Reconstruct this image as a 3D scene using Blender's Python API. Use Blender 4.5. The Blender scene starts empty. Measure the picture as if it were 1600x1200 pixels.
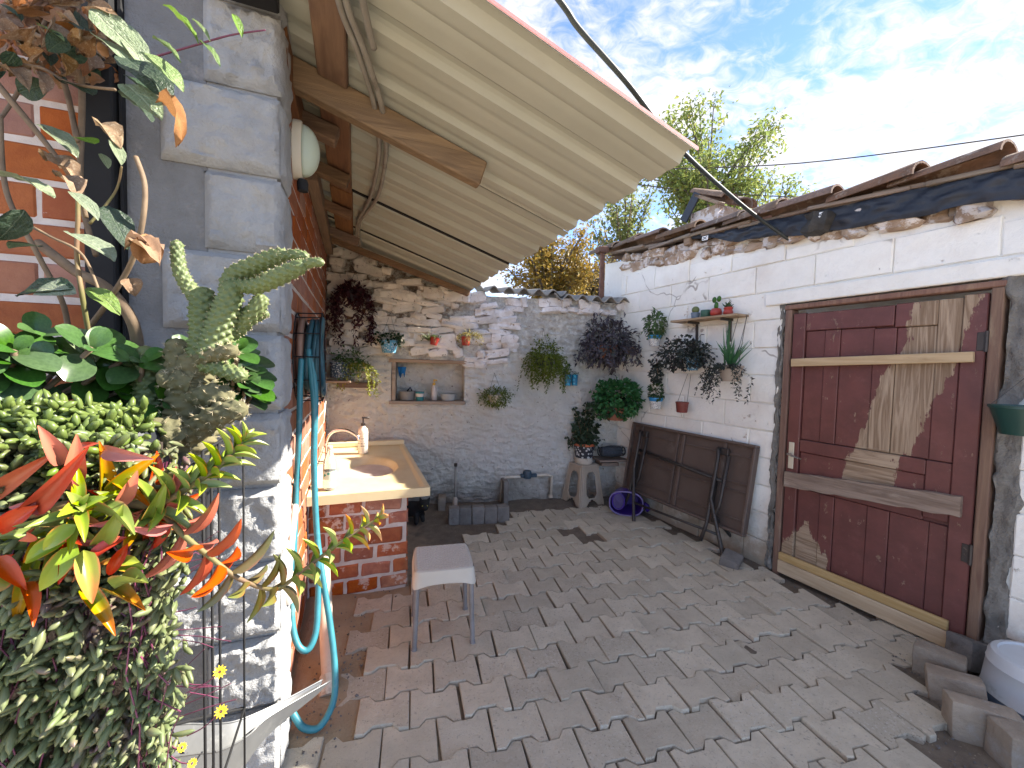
import bpy, bmesh, math, random
from mathutils import Vector, Matrix, noise, Euler
R = math.radians
rnd = random.Random(7)
scene = bpy.context.scene
col = scene.collection

# ------------------------------------------------------------------ camera
CAM_H, FPX = 1.4, 640.0
YAW, PITCH, ROLL = R(21), R(-2.5), R(1.4)
_f0 = Vector((math.sin(YAW), math.cos(YAW), 0)); _r0 = Vector((math.cos(YAW), -math.sin(YAW), 0)); _z = Vector((0, 0, 1))
C_FW = _f0*math.cos(PITCH) + _z*math.sin(PITCH)
_u0 = _z*math.cos(PITCH) - _f0*math.sin(PITCH)
C_RT = _r0*math.cos(ROLL) + _u0*math.sin(ROLL)
C_UP = _u0*math.cos(ROLL) - _r0*math.sin(ROLL)
CAM = Vector((0, 0, CAM_H))
cd = bpy.data.cameras.new('camera'); cam = bpy.data.objects.new('camera', cd); col.objects.link(cam)
cam.matrix_world = Matrix.Translation(CAM) @ Matrix((C_RT, C_UP, -C_FW)).transposed().to_4x4()
cd.sensor_width = 36; cd.lens = 36*FPX/1600; cd.clip_start = .02; cd.clip_end = 3000
scene.camera = cam
# ------------------------------------------------------------------ light
SUN_A, SUN_E = R(9.5), math.atan(.82*math.cos(R(9.5)))
to_sun = Vector((math.cos(SUN_E)*math.cos(SUN_A), -math.cos(SUN_E)*math.sin(SUN_A), math.sin(SUN_E)))
sl = bpy.data.lights.new('sun', 'SUN'); sl.energy = 4.1; sl.angle = R(.55); sl.color = (1, .93, .82)
so = bpy.data.objects.new('sun', sl); col.objects.link(so); so.rotation_euler = to_sun.to_track_quat('Z', 'Y').to_euler(); so.location = to_sun*40
w = bpy.data.worlds.new('World'); scene.world = w; w.use_nodes = True
wn, wl = w.node_tree.nodes, w.node_tree.links; wn.clear()
def wnode(t, **k):
    n = wn.new(t)
    for a, b in k.items(): setattr(n, a, b)
    return n
wo = wnode('ShaderNodeOutputWorld'); wb = wnode('ShaderNodeBackground'); wb.inputs[1].default_value = .15
sky = wnode('ShaderNodeTexSky', sky_type='NISHITA', sun_disc=False, sun_elevation=SUN_E, sun_rotation=R(90)+SUN_A, air_density=.55, dust_density=0, ozone_density=2.0, altitude=2000)
tc = wnode('ShaderNodeTexCoord'); sep = wnode('ShaderNodeSeparateXYZ'); wl.new(tc.outputs['Generated'], sep.inputs[0])
def wmath(op, a, b=None):
    n = wnode('ShaderNodeMath', operation=op)
    for i, q in enumerate((a, b)):
        if q is None: continue
        if isinstance(q, (int, float)): n.inputs[i].default_value = q
        else: wl.new(q, n.inputs[i])
    return n.outputs[0]
zc = wmath('ADD', wmath('MAXIMUM', sep.outputs[2], 0.0), .13)
cx, cy = wmath('DIVIDE', sep.outputs[0], zc), wmath('DIVIDE', sep.outputs[1], zc)
cmb = wnode('ShaderNodeCombineXYZ'); wl.new(cx, cmb.inputs[0]); wl.new(cy, cmb.inputs[1])
def wnoise(scale, detail, rough, dist, off):
    mp = wnode('ShaderNodeMapping'); mp.inputs['Location'].default_value = off; mp.inputs['Rotation'].default_value = (0, 0, .6)
    mp.inputs['Scale'].default_value = (1, 1.25, 1)
    wl.new(cmb.outputs[0], mp.inputs[0]); n = wnode('ShaderNodeTexNoise'); wl.new(mp.outputs[0], n.inputs['Vector'])
    n.inputs['Scale'].default_value = scale; n.inputs['Detail'].default_value = detail; n.inputs['Roughness'].default_value = rough; n.inputs['Distortion'].default_value = dist
    return n.outputs['Fac']
big = wnoise(.75, 3, .5, .3, (3.9, 8.2, 0)); fine = wnoise(13, 5, .62, 1.0, (0, 3, 0)); mid = wnoise(2.6, 5, .58, .7, (5, 1, 0))
cl = wmath('ADD', wmath('ADD', wmath('MULTIPLY', big, 1.25), wmath('MULTIPLY', mid, .75)), wmath('MULTIPLY', fine, .60))
mr = wnode('ShaderNodeMapRange', interpolation_type='SMOOTHSTEP'); wl.new(cl, mr.inputs[0])
mr.inputs[1].default_value = 1.17; mr.inputs[2].default_value = 1.54; mr.inputs[3].default_value = 0; mr.inputs[4].default_value = .93
mixc = wnode('ShaderNodeMixRGB'); wl.new(mr.outputs[0], mixc.inputs[0]); wl.new(sky.outputs[0], mixc.inputs[1]); mixc.inputs[2].default_value = (2.15, 2.07, 1.99, 1)
wl.new(mixc.outputs[0], wb.inputs[0]); wl.new(wb.outputs[0], wo.inputs[0])
scene.view_settings.view_transform = 'Standard'; scene.view_settings.look = 'None'; scene.view_settings.gamma = 1
scene.view_settings.exposure = 2.05
try: scene.view_settings.use_curve_mapping = False
except Exception: pass
scene.cycles.max_bounces = 8; scene.cycles.diffuse_bounces = 6; scene.cycles.glossy_bounces = 2; scene.cycles.transmission_bounces = 4
scene.cycles.transparent_max_bounces = 6; scene.cycles.caustics_reflective = False; scene.cycles.caustics_refractive = False

# ------------------------------------------------------------------ pixel to plane
def ray(x, y): return C_FW + C_RT*((x-800)/FPX) + C_UP*((600-y)/FPX)
def onp(x, y, n, d):
    r = ray(x, y); n = Vector(n); return CAM + r*((d - n.dot(CAM))/n.dot(r))
def G(x, y, z=0): return onp(x, y, (0, 0, 1), z)
def atY(x, y, Y): return onp(x, y, (0, 1, 0), Y)
def dep(x, y, t): return CAM + ray(x, y)*t
class Frame:                      # a wall's own axes: X along it (to the right), Y into it, Z up
    def __init__(s, o, rz):
        s.o = Vector(o); s.rz = rz; s.ax = Vector((math.cos(rz), math.sin(rz), 0)); s.ay = Vector((-math.sin(rz), math.cos(rz), 0))
    def w(s, x, y, z): return s.o + s.ax*x + s.ay*y + Vector((0, 0, z))
    def px(s, x, y, off=0):       # local point of a measured pixel on the plane Y=off
        p = onp(x, y, s.ay, s.ay.dot(s.o) + off) - s.o
        return Vector((p.dot(s.ax), off, p.z))
    def pw(s, x, y, off=0): q = s.px(x, y, off); return s.w(*q)
RW = Frame((2.66, 3.72, 0), math.atan2(-1, .078))
BW = Frame((-.255, 4.20, 0), math.atan2(-.164, .986))
LW = Frame((-.255, 1.52, 0), R(90))
FW = Frame((-.255, 1.52, 0), 0)

# ------------------------------------------------------------------ objects
def tag(o, label=None, cat=None, group=None, kind=None):
    if label: o['label'] = label
    if cat: o['category'] = cat
    if group: o['group'] = group
    if kind: o['kind'] = kind
    return o
def thing(name, label, cat, loc=(0, 0, 0), rz=0, group=None):
    o = bpy.data.objects.new(name, None); col.objects.link(o); o.empty_display_size = .05
    o.location = loc; o.rotation_euler = (0, 0, rz); return tag(o, label, cat, group)
def inst(name, me, parent=None, loc=(0, 0, 0), rot=(0, 0, 0), sc=None, mw=None):
    o = bpy.data.objects.new(name, me); col.objects.link(o)
    if parent: o.parent = parent
    if mw is not None: o.matrix_local = mw
    else:
        o.location = loc; o.rotation_euler = rot
        if sc: o.scale = sc if hasattr(sc, '__len__') else (sc,)*3
    return o
def copy_tree(o, parent=None):
    c = o.copy(); col.objects.link(c); c.parent = parent
    if parent: c.matrix_parent_inverse = o.matrix_parent_inverse.copy()
    for ch in [q for q in bpy.data.objects if q.parent is o]: copy_tree(ch, c)
    return c
class MB:
    def __init__(s): s.v = []; s.f = []; s.m = []; s.cm = 0
    def vf(s, vs, fs):
        b = len(s.v); s.v += [tuple(q) for q in vs]; s.f += [tuple(i+b for i in f) for f in fs]; s.m += [s.cm]*len(fs); return s
    def box(s, x0, x1, y0, y1, z0, z1, M=None, bev=0):
        if bev:
            b = bev; vs = []; 
            bm = bmesh.new(); bmesh.ops.create_cube(bm, size=1)
            for q in bm.verts: q.co = Vector(((x0+x1)/2+q.co.x*(x1-x0), (y0+y1)/2+q.co.y*(y1-y0), (z0+z1)/2+q.co.z*(z1-z0)))
            bmesh.ops.bevel(bm, geom=bm.edges[:], offset=b, segments=1, profile=.5, affect='EDGES')
            bm.verts.index_update(); vs = [q.co.copy() for q in bm.verts]; fs = [[q.index for q in f.verts] for f in bm.faces]; bm.free()
        else:
            vs = [Vector((x, y, z)) for z in (z0, z1) for y in (y0, y1) for x in (x0, x1)]
            fs = [(0, 2, 3, 1), (4, 5, 7, 6), (0, 1, 5, 4), (2, 6, 7, 3), (0, 4, 6, 2), (1, 3, 7, 5)]
        if M is not None: vs = [M @ q for q in vs]
        return s.vf(vs, fs)
    def bar(s, a, b, wx, wz, upv=(0, 0, 1), bev=0):    # a beam from a to b
        a, b = Vector(a), Vector(b); d = b-a; L = d.length; X = d.normalized(); Y = Vector(upv).cross(X).normalized(); Z = X.cross(Y)
        M = Matrix.Translation(a) @ Matrix((X, Y, Z)).transposed().to_4x4()
        return s.box(0, L, -wx/2, wx/2, -wz/2, wz/2, M, bev)
    def tube(s, pts, rad, n=8, cap=True):
        pts = [Vector(p) for p in pts]; k = len(pts); rr = rad if hasattr(rad, '__len__') else [rad]*k
        vs = []; fs = []; T = (pts[1]-pts[0]).normalized(); N = T.orthogonal().normalized()
        for i, p in enumerate(pts):
            t = (pts[min(i+1, k-1)]-pts[max(i-1, 0)]); t = t.normalized() if t.length > 1e-9 else T
            N = N - t*N.dot(t); N = N.normalized() if N.length > 1e-6 else t.orthogonal().normalized(); B = t.cross(N); T = t
            for j in range(n):
                a = 2*math.pi*j/n; vs.append(p + (N*math.cos(a)+B*math.sin(a))*rr[i])
        for i in range(k-1):
            for j in range(n): fs.append((i*n+j, i*n+(j+1) % n, (i+1)*n+(j+1) % n, (i+1)*n+j))
        if cap: fs += [tuple(range(n))[::-1], tuple(range((k-1)*n, k*n))]
        return s.vf(vs, fs)
    def lathe(s, prof, n=20, M=None, cap=(True, False), jit=0):
        vs = []; fs = []
        for r, z in prof:
            for j in range(n): a = 2*math.pi*j/n; vs.append(Vector((r*math.cos(a), r*math.sin(a), z)))
        k = len(prof)
        for i in range(k-1):
            for j in range(n): fs.append((i*n+j, i*n+(j+1) % n, (i+1)*n+(j+1) % n, (i+1)*n+j))
        if cap[0]: fs.append(tuple(range(n))[::-1])
        if cap[1]: fs.append(tuple(range((k-1)*n, k*n)))
        if M is not None: vs = [M @ q for q in vs]
        return s.vf(vs, fs)
    def grid(s, nu, nv, fn, flip=False):
        vs = [fn(i/(nu-1), j/(nv-1)) for j in range(nv) for i in range(nu)]
        fs = [((j*nu+i), (j*nu+i+1), (j+1)*nu+i+1, (j+1)*nu+i) for j in range(nv-1) for i in range(nu-1)]
        if flip: fs = [f[::-1] for f in fs]
        return s.vf(vs, fs)
    def leaf(s, p, d, nrm, L, W, curl=.15, fold=.2):
        d = d.normalized(); sd = d.cross(nrm)
        if sd.length < 1e-5: sd = d.orthogonal()
        sd.normalize(); n = sd.cross(d)
        m = p + d*L*.5 + n*(curl*L*.5); t = p + d*L - n*(curl*L*.35); up = n*(fold*W)
        return s.vf((p, m + sd*W*.5 + up, t, m - sd*W*.5 + up, m), ((0, 4, 1), (4, 2, 1), (0, 3, 4), (4, 3, 2)))
    def mesh(s, name, mats, smooth=False, auto=None):
        me = bpy.data.meshes.new(name); me.from_pydata(s.v, [], s.f); 
        for m_ in (mats if isinstance(mats, (list, tuple)) else [mats]): me.materials.append(M[m_] if isinstance(m_, str) else m_)
        if any(s.m): me.polygons.foreach_set('material_index', s.m)
        if smooth:
            me.polygons.foreach_set('use_smooth', [True]*len(s.f))
            if auto: me.set_sharp_from_angle(angle=R(auto))
        me.update(); return me
    def build(s, name, mats, parent=None, smooth=False, auto=None, **k): return inst(name, s.mesh(name, mats, smooth, auto), parent, **k)
def nz(p, sc=1, o=0): return noise.noise(Vector(p)*sc + Vector((o, o*1.7, -o)))
def spline(pts, n=8):
    pts = [Vector(p) for p in pts]; out = []
    for i in range(len(pts)-1):
        a, b, c, d = pts[max(i-1, 0)], pts[i], pts[i+1], pts[min(i+2, len(pts)-1)]
        for k in range(n):
            t = k/n; out.append(.5*((2*b)+(c-a)*t+(2*a-5*b+4*c-d)*t*t+(3*b-a-3*c+d)*t**3))
    out.append(pts[-1]); return out
def rv(a=1): return Vector((rnd.uniform(-a, a), rnd.uniform(-a, a), rnd.uniform(-a, a)))
def U(a, b): return rnd.uniform(a, b)

# ------------------------------------------------------------------ materials
M = {}
class NT:
    def __init__(s, name):
        s.mat = bpy.data.materials.new(name); s.mat.use_nodes = True; s.n = s.mat.node_tree.nodes; s.l = s.mat.node_tree.links
        s.p = s.n['Principled BSDF']; s.out = s.n['Material Output']; M[name] = s.mat
        s.tc = s.n.new('ShaderNodeTexCoord'); s.oi = s.n.new('ShaderNodeObjectInfo'); s._co = None
    def node(s, t, **k):
        q = s.n.new(t)
        for a, b in k.items(): setattr(q, a, b)
        return q
    def set(s, sock, v):
        if isinstance(v, (int, float)): sock.default_value = v
        elif isinstance(v, tuple): sock.default_value = v if len(v) == len(sock.default_value) else v + (1,)
        else: s.l.new(v, sock)
    def math(s, op, a, b=0, c=0, clamp=False):
        q = s.node('ShaderNodeMath', operation=op, use_clamp=clamp); s.set(q.inputs[0], a); s.set(q.inputs[1], b); s.set(q.inputs[2], c); return q.outputs[0]
    def co(s):                     # object coordinates, shifted for each copy
        if s._co is None:
            a = s.node('ShaderNodeVectorMath', operation='SCALE'); a.inputs[0].default_value = (17.3, 9.1, 23.7); s.l.new(s.oi.outputs['Random'], a.inputs['Scale'])
            b = s.node('ShaderNodeVectorMath', operation='ADD'); s.l.new(s.tc.outputs['Object'], b.inputs[0]); s.l.new(a.outputs[0], b.inputs[1]); s._co = b.outputs[0]
        return s._co
    def noise(s, sc, det=4, rough=.6, vec=None, dist=0, stretch=None):
        q = s.node('ShaderNodeTexNoise'); q.inputs['Scale'].default_value = sc; q.inputs['Detail'].default_value = det; q.inputs['Roughness'].default_value = rough; q.inputs['Distortion'].default_value = dist
        v = vec if vec is not None else s.co()
        if stretch:
            m = s.node('ShaderNodeMapping'); m.inputs['Scale'].default_value = stretch; s.l.new(v, m.inputs[0]); v = m.outputs[0]
        s.l.new(v, q.inputs['Vector']); return q.outputs['Fac']
    def ramp(s, f, a, b, lo=0., hi=1.):
        q = s.node('ShaderNodeMapRange', interpolation_type='SMOOTHSTEP'); s.set(q.inputs[0], f)
        for i, v in enumerate((a, b, lo, hi)): s.set(q.inputs[i+1], v)
        return q.outputs[0]
    def mix(s, f, a, b):
        q = s.node('ShaderNodeMixRGB'); s.set(q.inputs[0], f); s.set(q.inputs[1], a); s.set(q.inputs[2], b); return q.outputs[0]
    def vary(s, c, amt, hue=0):
        q = s.node('ShaderNodeHueSaturation'); s.l.new(c, q.inputs['Color']); s.set(q.inputs['Value'], s.math('MULTIPLY_ADD', s.oi.outputs['Random'], 2*amt, 1-amt))
        if hue:
            r2 = s.math('FRACT', s.math('MULTIPLY', s.oi.outputs['Random'], 7.31)); s.set(q.inputs['Hue'], s.math('MULTIPLY_ADD', r2, 2*hue, .5-hue))
            r3 = s.math('FRACT', s.math('MULTIPLY', s.oi.outputs['Random'], 13.7)); s.set(q.inputs['Saturation'], s.math('MULTIPLY_ADD', r3, .5, .75))
        return q.outputs[0]
    def bump(s, h, st=.5, d=.01):
        q = s.node('ShaderNodeBump'); q.inputs['Strength'].default_value = st; q.inputs['Distance'].default_value = d; s.l.new(h, q.inputs['Height']); s.l.new(q.outputs[0], s.p.inputs['Normal'])
    def base(s, c, rough=.8, metal=0): s.set(s.p.inputs['Base Color'], c); s.set(s.p.inputs['Roughness'], rough); s.set(s.p.inputs['Metallic'], metal)
    def xyz(s, vec=None):
        q = s.node('ShaderNodeSeparateXYZ'); s.l.new(vec if vec is not None else s.tc.outputs['Object'], q.inputs[0]); return q.outputs
def pm(name, c1, c2, sc=9, rough=.8, b=.4, bsc=60, bd=.006, c3=None, c3sc=4, c3a=.55, c3b=.7, rn=.08, hue=0, metal=0, stretch=None, det=4):
    t = NT(name); c = t.mix(t.ramp(t.noise(sc, det, stretch=stretch), .3, .7), c1, c2)
    if c3: c = t.mix(t.ramp(t.noise(c3sc, 6, .7), c3a, c3b), c, c3)
    if rn: c = t.vary(c, rn, hue)
    t.base(c, rough, metal)
    if b: t.bump(t.noise(bsc, 6, .65, stretch=stretch), b, bd)
    return t
def leafmat(name, c1, c2, c3=None, tr=.3, rough=.45, sc=60):
    t = NT(name); c = t.mix(t.ramp(t.noise(sc, 2), .3, .7), c1, c2)
    if c3: c = t.mix(t.ramp(t.noise(9, 3), .52, .68), c, c3)
    c = t.vary(c, .12, .008); t.base(c, rough); t.p.inputs['Specular IOR Level'].default_value = .35
    q = t.node('ShaderNodeBsdfTranslucent'); t.l.new(c, q.inputs[0]); mx = t.node('ShaderNodeMixShader'); mx.inputs[0].default_value = tr
    t.l.new(t.p.outputs[0], mx.inputs[1]); t.l.new(q.outputs[0], mx.inputs[2]); t.l.new(mx.outputs[0], t.out.inputs[0]); return t

# whitewashed blocks: limewash with flakes, splash dirt near the ground
def whitewash(name, c1, c2, flake, fa, fb, zt=True, bst=.6, bd=.01, bsc=30):
    t = NT(name); geo = t.node('ShaderNodeNewGeometry'); P = geo.outputs['Position']
    n1 = t.noise(5, 6, .65, P); c = t.mix(t.ramp(n1, .35, .7), c1, c2)
    n2 = t.noise(11, 8, .72, P); c = t.mix(t.ramp(n2, fa, fb), c, flake)
    if zt:
        z = t.xyz(P)[2]; n3 = t.noise(6, 6, .7, P)
        c = t.mix(t.ramp(t.math('ADD', z, t.math('MULTIPLY', n3, -.75)), -.36, .06, .85, 0.), c, (.27, .20, .125))
        c = t.mix(t.math('MULTIPLY', t.ramp(t.noise(2.2, 4, .6, P), .5, .75), .35), c, (.62, .53, .46))
    vo = t.node('ShaderNodeTexVoronoi', feature='DISTANCE_TO_EDGE'); vo.inputs['Scale'].default_value = 1.3; dv_ = t.node('ShaderNodeVectorMath', operation='ADD'); t.l.new(P, dv_.inputs[0]); nv_ = t.node('ShaderNodeTexNoise'); nv_.inputs['Scale'].default_value = 1.3; nv_.inputs['Detail'].default_value = 4; t.l.new(P, nv_.inputs['Vector']); t.l.new(nv_.outputs['Color'], dv_.inputs[1]); t.l.new(dv_.outputs[0], vo.inputs['Vector'])
    crack = t.math('MULTIPLY', t.ramp(vo.outputs['Distance'], .004, .010, 1., 0.), t.ramp(t.noise(2.7, 3, .5, P), .52, .6))
    c = t.mix(t.math('MULTIPLY', crack, .7), c, (.25, .21, .18)); big_ = t.ramp(t.noise(3.4, 9, .75, P), .655, .685); c = t.mix(t.math('MULTIPLY', big_, .8), c, (.46, .36, .29))
    c = t.vary(c, .04)
    t.base(c, .9); h = t.math('ADD', t.noise(bsc, 8, .7, P), t.math('MULTIPLY', t.ramp(n2, fa-.03, fb), -.7)); t.bump(h, bst, bd); return t
whitewash('whitewash', (.86, .85, .805), (.79, .775, .73), (.36, .27, .21), .655, .70)
whitewash('whitewash_stone', (.70, .66, .64), (.56, .50, .45), (.23, .17, .12), .60, .68, True, 1.0, .016, 17)
# rubble wall: limewashed mud, warm bounce light painted in at left, whiter to right
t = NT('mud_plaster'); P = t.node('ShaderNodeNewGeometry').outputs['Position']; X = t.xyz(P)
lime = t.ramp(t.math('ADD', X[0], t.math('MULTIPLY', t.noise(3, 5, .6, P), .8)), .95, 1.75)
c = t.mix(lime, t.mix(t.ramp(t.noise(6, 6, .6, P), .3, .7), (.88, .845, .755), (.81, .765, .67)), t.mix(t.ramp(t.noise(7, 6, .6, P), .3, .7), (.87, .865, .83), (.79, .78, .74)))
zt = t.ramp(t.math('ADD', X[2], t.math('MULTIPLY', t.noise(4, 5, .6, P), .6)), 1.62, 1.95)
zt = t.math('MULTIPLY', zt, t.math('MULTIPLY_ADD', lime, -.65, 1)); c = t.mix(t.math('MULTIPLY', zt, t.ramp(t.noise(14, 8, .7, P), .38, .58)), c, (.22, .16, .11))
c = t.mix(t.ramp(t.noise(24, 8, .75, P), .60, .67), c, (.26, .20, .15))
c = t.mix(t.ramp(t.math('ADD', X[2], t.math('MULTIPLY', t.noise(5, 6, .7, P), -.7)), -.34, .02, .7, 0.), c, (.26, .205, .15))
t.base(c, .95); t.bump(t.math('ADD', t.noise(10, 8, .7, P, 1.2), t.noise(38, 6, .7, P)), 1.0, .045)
t = NT('wall_stone'); P = t.node('ShaderNodeNewGeometry').outputs['Position']; X = t.xyz(P)
lime = t.ramp(t.math('ADD', X[0], t.math('MULTIPLY', t.noise(4, 4, .6, P), .7)), .9, 1.6)
c = t.mix(lime, t.mix(t.ramp(t.noise(9, 6, .6, P), .3, .7), (.82, .75, .65), (.68, .60, .50)), t.mix(t.ramp(t.noise(11, 6, .6, P), .35, .7), (.76, .73, .73), (.58, .53, .50)))  # stones carry the same painted warm bounce at the left
c = t.mix(t.ramp(t.noise(26, 8, .72, P), .58, .66), c, (.27, .2, .14)); c = t.vary(c, .12)
t.base(c, .95); t.bump(t.noise(30, 8, .7, P), .9, .014)
# stamped plaster brick with chipped paint
t = NT('red_brick'); c = t.mix(t.ramp(t.noise(14, 5), .3, .7), (.36, .14, .075), (.28, .10, .055)); c = t.vary(c, .13, .004)
ch = t.ramp(t.noise(38, 8, .75, stretch=(.6, 1, 1.2)), .655, .69); c = t.mix(t.math('MULTIPLY', ch, .8), c, (.62, .52, .45)); t.base(c, .85); t.bump(t.noise(70, 6, .7), .55, .006)
pm('white_mortar', (.66, .60, .55), (.55, .48, .43), 12, .9, .6, 90, .005)
# old counter bricks: painted red, limewash smears
t = NT('old_brick'); c = t.mix(t.ramp(t.noise(16, 6), .3, .7), (.42, .16, .08), (.30, .10, .055)); c = t.vary(c, .15, .006)
c = t.mix(t.math('MULTIPLY', t.ramp(t.noise(9, 8, .7), .56, .62), .75), c, (.62, .50, .42)); t.base(c, .9); t.bump(t.noise(40, 7, .7), .9, .012)
pm('quoin', (.40, .40, .395), (.315, .317, .315), 7, .85, 1.0, 26, .016, rn=.05, det=8)
pm('render_grey', (.25, .25, .25), (.19, .19, .19), 8, .95, .9, 75, .01, c3=(.33, .31, .29), c3sc=5)
pm('black_metal', (.008, .008, .009), (.012, .012, .013), 8, .85, .1)
# paving block
t = NT('paver'); geo = t.node('ShaderNodeNewGeometry'); P = geo.outputs['Position']
c = t.mix(t.ramp(t.noise(9, 5), .3, .7), (.60, .52, .405), (.51, .44, .34)); c = t.vary(c, .13)
c = t.mix(t.math('MULTIPLY', t.ramp(t.noise(3.2, 6, .65, P), .56, .72), .4), c, (.31, .24, .18))
sr_ = t.math('FRACT', t.math('MULTIPLY', t.oi.outputs['Random'], 5.77))
c = t.mix(t.math('MULTIPLY', t.ramp(t.noise(85, 4, .75), .54, .66), t.math('MULTIPLY', sr_, .9)), c, (.64, .59, .53))
c = t.mix(t.math('MULTIPLY', t.ramp(t.noise(75, 4, .75), .57, .67), t.math('MULTIPLY_ADD', sr_, .5, .3)), c, (.22, .185, .155)); t.base(c, .9); t.bump(t.math('ADD', t.noise(110, 6, .75), t.noise(22, 4, .6)), .9, .010)
t = NT('dirt'); P = t.node('ShaderNodeNewGeometry').outputs['Position']
c = t.mix(t.ramp(t.noise(4, 6, .6, P), .3, .7), (.43, .32, .205), (.32, .235, .15)); X = t.xyz(P)
c = t.mix(t.ramp(t.math('ADD', X[0], t.math('MULTIPLY', t.noise(3, 5, .6, P), .7)), .55, 1.0), c, t.mix(t.ramp(t.noise(12, 6, .6, P), .3, .7), (.20, .155, .115), (.135, .105, .08)))  # bounce off the brick wall painted in: earth lighter and warmer at left
c = t.mix(t.ramp(t.noise(70, 4, .7, P), .62, .68), c, (.38, .30, .22)); t.base(c, .95); t.bump(t.math('ADD', t.noise(90, 6, .7, P), t.noise(18, 5, .6, P)), .8, .015)
t = NT('sheet_cream'); c = t.mix(t.ramp(t.noise(2.5, 5), .35, .75), (.42, .42, .355), (.38, .38, .32)); c = t.mix(t.math('MULTIPLY', t.ramp(t.noise(6, 7, .7, stretch=(.4, 3, 1)), .56, .8), .35), c, (.30, .27, .22)); t.base(c, .5); t.bump(t.noise(7, 4), .12, .01)
pm('sheet_edge', (.62, .30, .28), (.5, .22, .2), 8, .6, .1)
def woodmat(name, c1, c2, dark, rough=.75, ax=0, rn=.12, sc=14, b=.5):
    t = NT(name); st = [1.0, 1.0, 1.0]; st[ax] = .07; st = tuple(st)
    g = t.noise(sc*2.2, 6, .62, dist=1.4, stretch=st); c = t.mix(t.ramp(g, .3, .7), c1, c2)
    c = t.mix(t.ramp(t.noise(7, 6, .7, stretch=tuple(min(1, q*4) for q in st)), .55, .75), c, dark); c = t.vary(c, rn, .008); t.base(c, rough); t.bump(g, b, .006); return t
woodmat('old_timber', (.235, .14, .075), (.14, .078, .042), (.075, .045, .028), ax=0)
woodmat('old_timber_y', (.225, .125, .065), (.14, .072, .04), (.07, .042, .027), ax=1)
woodmat('rafter_wood', (.25, .16, .085), (.145, .09, .05), (.06, .038, .025), ax=0, b=.9)
woodmat('pale_wood', (.56, .40, .24), (.44, .29, .155), (.33, .205, .105), ax=0, b=.3)
woodmat('weathered_wood', (.27, .205, .155), (.15, .105, .075), (.36, .30, .24), ax=0, b=1.0)
woodmat('shelf_wood', (.36, .27, .19), (.25, .175, .115), (.15, .105, .07), ax=0)
woodmat('tree_bark', (.16, .12, .09), (.09, .07, .05), (.06, .045, .035), ax=2)
woodmat('frame_wood', (.235, .145, .10), (.15, .08, .06), (.32, .235, .16), ax=2)
# old maroon paint worn to bare wood, in the door's own coordinates
t = NT('door_paint'); X = t.xyz(); P = t.tc.outputs['Object']
jag = t.math('ADD', t.math('MULTIPLY', t.math('SUBTRACT', t.noise(5, 5, .7, P, stretch=(1, 1, .6)), .5), .26), t.math('MULTIPLY', t.math('SUBTRACT', t.noise(34, 6, .75, P, stretch=(1, 1, .14)), .5), .13))
mid = t.math('MULTIPLY_ADD', X[2], .30, .225); d1 = t.math('ABSOLUTE', t.math('ADD', t.math('SUBTRACT', X[0], mid), jag))
band = t.math('MULTIPLY', t.ramp(d1, .118, .124, 1., 0.), t.ramp(X[2], .66, .67))
d2 = t.math('ADD', t.math('ADD', t.math('MULTIPLY', t.math('ABSOLUTE', t.math('SUBTRACT', X[0], .135)), 1.7), t.math('MULTIPLY', jag, 1.6)), X[2]); low = t.ramp(d2, .395, .405, 1., 0.)
spk = t.math('MULTIPLY', t.ramp(t.noise(22, 8, .75, P, stretch=(1, 1, .5)), .62, .66), .7)
bare = t.math('MAXIMUM', t.math('MAXIMUM', band, low), spk)
vert = t.ramp(X[2], .93, .95); g1 = t.noise(34, 6, .6, P, 1.6, (1, 1, .06)); g2 = t.noise(34, 6, .6, P, 1.6, (.06, 1, 1)); 
gm = t.node('ShaderNodeMix'); t.set(gm.inputs[0], vert); t.l.new(g2, gm.inputs[2]); t.l.new(g1, gm.inputs[3]); g = gm.outputs[0]
wood = t.mix(t.ramp(g, .32, .68), (.40, .30, .21), (.20, .13, .08)); paint = t.mix(t.ramp(t.noise(6, 6, .65, P), .3, .7), (.150, .050, .044), (.106, .036, .032))
paint = t.mix(t.math('MULTIPLY', t.ramp(t.noise(13, 6, .7, P), .52, .75), .4), paint, (.2, .085, .075))
t.base(t.mix(bare, paint, wood), t.ramp(bare, 0, 1, .5, .85)); t.bump(t.math('ADD', t.math('MULTIPLY', g, t.math('MULTIPLY_ADD', bare, .8, .25)), t.math('MULTIPLY', bare, -.6)), .6, .005)
pm('cement', (.27, .255, .23), (.18, .17, .155), 12, .95, 1.0, 40, .03, c3=(.36, .34, .31), det=8)
pm('rubble', (.42, .32, .24), (.29, .195, .135), 10, .95, .9, 35, .015, c3=(.63, .58, .56), c3sc=8, c3a=.48, c3b=.56, rn=.18)
pm('roof_tile', (.20, .13, .092), (.125, .085, .062), 12, .92, .7, 50, .008, c3=(.33, .28, .235), c3sc=10, rn=.2, hue=.012)
pm('tarp', (.014, .018, .028), (.022, .027, .04), 10, .55, .5, 20, .01, rn=0)
pm('white_paint', (.75, .75, .75), (.68, .68, .68), 10, .6, .1)
pm('fibre_cement', (.30, .29, .27), (.20, .195, .185), 9, .95, .6, 60, .008, c3=(.12, .115, .10), c3sc=6)
pm('rust', (.17, .085, .06), (.10, .052, .04), 14, .85, .5, 60)
pm('counter_stone', (.72, .60, .36), (.63, .50, .27), 3.5, .4, .15, 30, .004, c3=(.70, .59, .37), c3sc=2.5, c3a=.42, c3b=.6, rn=0, det=6)
pm('chrome', (.7, .7, .7), (.66, .66, .66), 5, .18, 0, metal=1, rn=0)
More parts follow.
